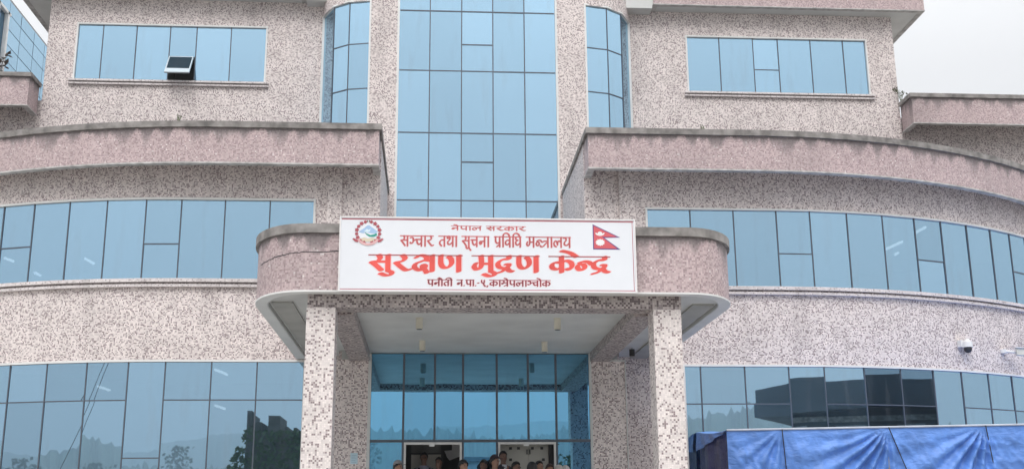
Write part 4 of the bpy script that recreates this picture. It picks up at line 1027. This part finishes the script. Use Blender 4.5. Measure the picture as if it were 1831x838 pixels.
person('person standing inside the dark doorway wearing black straps over a grey blue shirt', -1.155, .6, 3.275, .1, C_('slate_shirt', (.24, .25, .33)), tr_d, 1, 'short', None, 'straps')
person('person in dark clothes beside the stair in the dark doorway', -.84, .45, 3.16, -.5, C_('dark_jacket', (.03, .03, .04)), tr_d, 1, 'short')
person('person with thick black hair and pale face by the edge of the dark doorway', -.365, -1.05, 3.015, .55, C_('black_jacket', (.02, .02, .025)), tr_d, 0, 'full')
person('person in a dark cap and grey blue jacket raising a hand to the face', .26, -.88, 3.113, .95, grey_blue, tr_d, 0, 'cap', C_('maroon_black_cap', (.03, .018, .028)), None, 1.)
person('person in a dark suit and white shirt standing before the beige door', .47, -.25, 3.24, .35, navy, tr_d, 1, 'short', None, 'suit')
person('person in a navy top half hidden behind the capped person', .05, -.64, 3.04, -.4, C_('navy_top', (.02, .025, .06)), tr_d, 1, 'full')
person('person with short black hair turned aside in front of the beige door', .677, -1.05, 2.979, .8, C_('charcoal_shirt', (.05, .05, .055)), tr_d, 1, 'short')
person('person seen from behind with black hair and a white collar', .965, -1.35, 2.948, PI-.1, C_('dark_blue_coat', (.03, .035, .06)), tr_d, 0, 'full', None, 'collar')
person('person with black hair facing the one with the white collar', 1.165, -.75, 3.01, .7, C_('grey_shirt', (.14, .14, .15)), tr_b, 0, 'short')
person('person with brown hair low beside the beige door frame', 1.344, -1.05, 2.932, .4, C_('brown_jacket', (.10, .07, .055)), tr_b, 0, 'short', hair_b)
person('person with pale grey hair seen from behind near the door frame', 1.49, -1.35, 2.885, PI, C_('beige_coat', (.38, .34, .30)), tr_b, 0, 'full', hair_g)
person('person with white hair seen from behind, next to the reflected column', 1.69, -.75, 2.91, PI+.3, C_('white_wrap', (.55, .53, .50)), tr_b, 0, 'full', plain('white_hair', (.58, .56, .55), .7))

# ------------------------------------------------------------------ what the glass looks out on, behind the camera
forest = plain('forest_slope', (.055, .075, .050), .95, var=.35, scale=.03)
def ridge(name, r0, r1, h, seed, rough, m, a0=0, a1=2*PI, n=720):
    rr = np.random.default_rng(seed); ph = rr.uniform(0, 2*PI, 14); A = np.linspace(a0, a1, n+1)
    hh = np.zeros(n+1)
    for q in range(14): hh += np.sin(A*(3+q*2.6)+ph[q])/(1+q*.75)
    hh = h*(1+.26*hh)+rough*np.abs(rr.normal(0, 1, n+1))
    hh[-1] = hh[0]
    mb = MB(); rows = ((r0, 0.), (r0*.55+r1*.45, .62), (r1, 1.), (r1*1.12, .5))
    for i in range(n):
        for (ra, fa), (rb_, fb) in zip(rows[:-1], rows[1:]):
            q = [(ra*math.sin(A[i]), -ra*math.cos(A[i]), -1+fa*hh[i]), (ra*math.sin(A[i+1]), -ra*math.cos(A[i+1]), -1+fa*hh[i+1]), (rb_*math.sin(A[i+1]), -rb_*math.cos(A[i+1]), -1+fb*hh[i+1]), (rb_*math.sin(A[i]), -rb_*math.cos(A[i]), -1+fb*hh[i])]
            mb.poly(q[::-1] if False else q)
    return tag(mb.build(name, m, None, True), kind='structure')
ridge('hills', 1250, 1650, 112, 3, 7., forest, n=2600)
ridge('mountains', 2600, 3300, 235, 11, 3., forest, n=1600)
g2 = MB(); g2.quad((-4200, -4200, -.3), (4200, -4200, -.3), (4200, 4200, -.3), (-4200, 4200, -.3))
tag(g2.build('terrain', plain('meadow', (.10, .12, .06), .95, var=.3, scale=.02)), kind='structure')

lf = plain('tree_foliage', (.055, .085, .035), .8, var=.3, scale=2); bark = plain('tree_bark', (.09, .07, .055), .9)
def tree(label, x, y, h, w_, seed, n=1500, grp='trees across the yard'):
    rr = random.Random(seed); r = empty('tree', label, 'tree', group=grp); place(r, x, y, 0)
    t = MB(); t.bar((0, 0, 0), (.1, 0, h*.35), .16*h/8, n=8); tips = []
    for q in range(9):
        a = rr.uniform(0, 2*PI); p = Vector((math.cos(a)*w_*rr.uniform(.3, .8), math.sin(a)*w_*rr.uniform(.3, .8), h*rr.uniform(.5, .9))); t.bar((.1, 0, h*rr.uniform(.25, .4)), p, .05*h/8, n=6); tips.append(p)
    tips.append(Vector((0, 0, h*.9))); t.build('trunk', bark, r)
    lm = MB()
    for q in range(n):
        c0 = rr.choice(tips); d = Vector((rr.gauss(0, 1), rr.gauss(0, 1), rr.gauss(0, .8)))*w_*.26; p = c0+d; s = .16*h/8*rr.uniform(.7, 1.5)
        a = Vector((rr.uniform(-1, 1), rr.uniform(-1, 1), rr.uniform(-1, 1))).normalized(); b = a.orthogonal().normalized()
        lm.poly((p-a*s, p+b*s*.6, p+a*s, p-b*s*.6))
    lm.build('crown', lf, r); return r
# old ivy-grown tower opposite the left wing (seen in its window)
ot = empty('old_tower', 'old ivy-grown brick tower reflected in the lower left window', 'tower')
place(ot, -12.4, -58.6, 0)
brick_old = plain('old_brick', (.075, .07, .065), .95, var=.4, scale=1.5)
c = MB(); c.box(-1.75, 2.6, -2, 2, 0, 8.6)
for (a, b, z) in ((-1.75, -1.4, 9.9), (-1.2, -.75, 9.3), (-.3, .55, 9.75), (.9, 1.1, 9.0), (1.5, 1.75, 8.95)): c.box(a, b, -1.9, 1.9, 8.6, z)
c.build('wall', brick_old, ot)
rr = random.Random(4); iv = MB()
for q in range(2600):
    x = rr.uniform(-4.3, 2.9); z = rr.uniform(0, 8.7) if x > -1.7 else rr.uniform(0, 8.6-(-1.7-x)*2.2)
    p = Vector((x, rr.uniform(1.7, 2.6), max(0, z))); s = rr.uniform(.1, .24); a = Vector((rr.uniform(-1, 1), rr.uniform(-.3, .3), rr.uniform(-1, 1))).normalized(); b = a.orthogonal().normalized()
    iv.poly((p-a*s, p+b*s*.7, p+a*s, p-b*s*.7))
iv.build('ivy', lf, ot)
# hall with a rounded roof, opposite the right wing
hl = empty('concrete_hall', 'dark concrete hall with an upswept roof reflected in the right wing glass', 'building')
dk = plain('dark_concrete', (.075, .085, .10), .85, var=.3, scale=.3)
Pa, Pb = Vector((20.5, -40.5, 0)), Vector((47, -21.5, 0)); dv = (Pb-Pa).normalized(); nv = Vector((dv.y, -dv.x, 0)); Ln = (Pb-Pa).length
c = MB(); P4 = [Pa+dv*1.4, Pb, Pb+nv*14, Pa+dv*1.4+nv*14]; c.hexa([p for p in P4]+[p+Vector((0, 0, 8.8)) for p in P4]); c.build('wall', dk, hl)
c = MB(); nR = 16
for q in range(nR):
    t0, t1 = q/nR, (q+1)/nR; z = lambda t: 9.35+.65*math.sin(min(1, t/.2)*PI/2)
    A = [Pa-dv*1.6+dv*(Ln+2)*t for t in (t0, t1)]
    P8 = [A[0]-nv*1.2, A[1]-nv*1.2, A[1]+nv*15, A[0]+nv*15]; zs_ = (z(t0), z(t1), z(t1), z(t0))
    c.hexa([Vector((p.x, p.y, min(7.9+.6*t0, 8.55))) for p in P8]+[Vector((p.x, p.y, zz_)) for p, zz_ in zip(P8, zs_)])
c.build('roof', dk, hl)
rz_ = math.atan2(dv.y, dv.x)
for q in range(9):
    for zz_ in (2.2, 5.4):
        c = MB(); P0_ = Pa+dv*(3.0+q*3.1); W4 = [P0_, P0_+dv*1.7, P0_+dv*1.7-nv*.02, P0_-nv*.02]
        W4 = [P0_-nv*.08, P0_+dv*1.7-nv*.08, P0_+dv*1.7-nv*.01, P0_-nv*.01]; c.hexa([p+Vector((0, 0, zz_)) for p in W4]+[p+Vector((0, 0, zz_+1.9)) for p in W4]); c.build('window', mat['alu_grey'], hl)
c = MB(); W4 = [Pa+dv*1.5-nv*.2, Pb-nv*.2, Pb-nv*.01, Pa+dv*1.5-nv*.01]; c.hexa([p+Vector((0, 0, 7.5)) for p in W4]+[p+Vector((0, 0, 7.8)) for p in W4]); c.build('band', mat['cap'], hl)
# small white house opposite the doors, trees and an overhead line
hs = empty('white_house', 'white house with a flat roof reflected between the entrance doors', 'house'); place(hs, 3.0, -62, 0)
c = MB(); c.box(-2.6, 2.6, -3, 3, 0, 6.4); c.build('wall', plain('house_wall', (.40, .44, .48), .8), hs)
c = MB(); c.box(-2.9, 2.9, -3.3, 3.3, 6.41, 6.75); c.build('roof', plain('house_roof', (.16, .2, .24), .8), hs)
for x in (-1.9, -.6, .7, 1.9): c = MB(); c.box(x-.35, x+.35, 3.003, 3.05, 4.0, 5.6); c.build('window', mat['black'], hs)
for i, (x, y, h, w_) in enumerate(((10.2, -59, 6.9, 2.4), (13.5, -64, 7.4, 2.6))):
    tree(['leafy green tree reflected low in the entrance glass', 'fuller green tree behind the one reflected in the entrance glass'][i], x, y, h, w_, 20+i, 4200)
tm_ = random.Random(9)
wood = MB()
for q in range(210):                                  # ragged tree line along the slope
    a = math.radians(-75+150*q/210+tm_.uniform(-.3, .3)); rad = tm_.uniform(800, 1000); h = tm_.uniform(22, 40) if tm_.random() < .85 else tm_.uniform(40, 58); w_ = h*.26
    c0 = Vector((rad*math.sin(a), -rad*math.cos(a), (rad-800)*.12+3))
    for k in range(420):
        p = c0+Vector((tm_.gauss(0, 1)*w_*.42, tm_.gauss(0, 1)*w_*.42, h*tm_.uniform(-.4, .9))); sz = min(1.9, h*tm_.uniform(.04, .08))
        v1 = Vector((tm_.uniform(-1, 1), tm_.uniform(-1, 1), tm_.uniform(-1, 1))).normalized(); v2 = v1.orthogonal().normalized(); wood.poly((p-v1*sz, p+v2*sz*.8, p+v1*sz, p-v2*sz*.8))
tag(wood.build('woods', lf), kind='stuff')
hz = MB(); hz.box(-4300, 4300, -4300, 4300, -1.5, 420); hzo = hz.build('haze', bpy.data.materials.new('haze_air')); tag(hzo, kind='stuff')
hm_ = hzo.data.materials[0]; hm_.use_nodes = True; hn = hm_.node_tree.nodes; hn.clear(); ho = hn.new('ShaderNodeOutputMaterial'); hp = hn.new('ShaderNodeVolumePrincipled')
hp.inputs['Color'].default_value = (.93, .96, 1, 1); hp.inputs['Density'].default_value = .0006; hp.inputs['Anisotropy'].default_value = 0; hm_.node_tree.links.new(hp.outputs[0], ho.inputs['Volume'])
for (px, py, hz_, gx, gy, lab, lab2) in ((-22.05, -24.88, 12.9, -26.03, -23.48, 'slim steel mast standing across the yard, nearer the old tower', 'thin guy wire from the mast nearer the old tower'),
                                  (-25.45, -22.72, 12.9, -30.08, -20.52, 'slim steel mast standing across the yard, farther from the old tower', 'thin guy wire from the mast farther from the old tower')):
    pole = empty('steel_mast', lab, 'pole', group='steel masts across the yard'); place(pole, px, py, 0)
    c = MB(); c.bar((0, 0, 0), (0, 0, hz_+.2), .03, n=10); c.build('shaft', mat['alu_grey'], pole); c = MB(); c.cyl((0, 0), .05, hz_+.2, hz_+.26, 10); c.build('top_cap', mat['alu_grey'], pole)
    c = MB()
    for q in range(1, 2 if px < -24 else 3): c.bar((px, py+.02*q, hz_-.3*(q-1)), (gx+.5*(q-1), gy, .0), .014, n=6)
    tag(c.build('guy_wire', mat['black']), lab2, 'wire', 'guy wires of the masts')
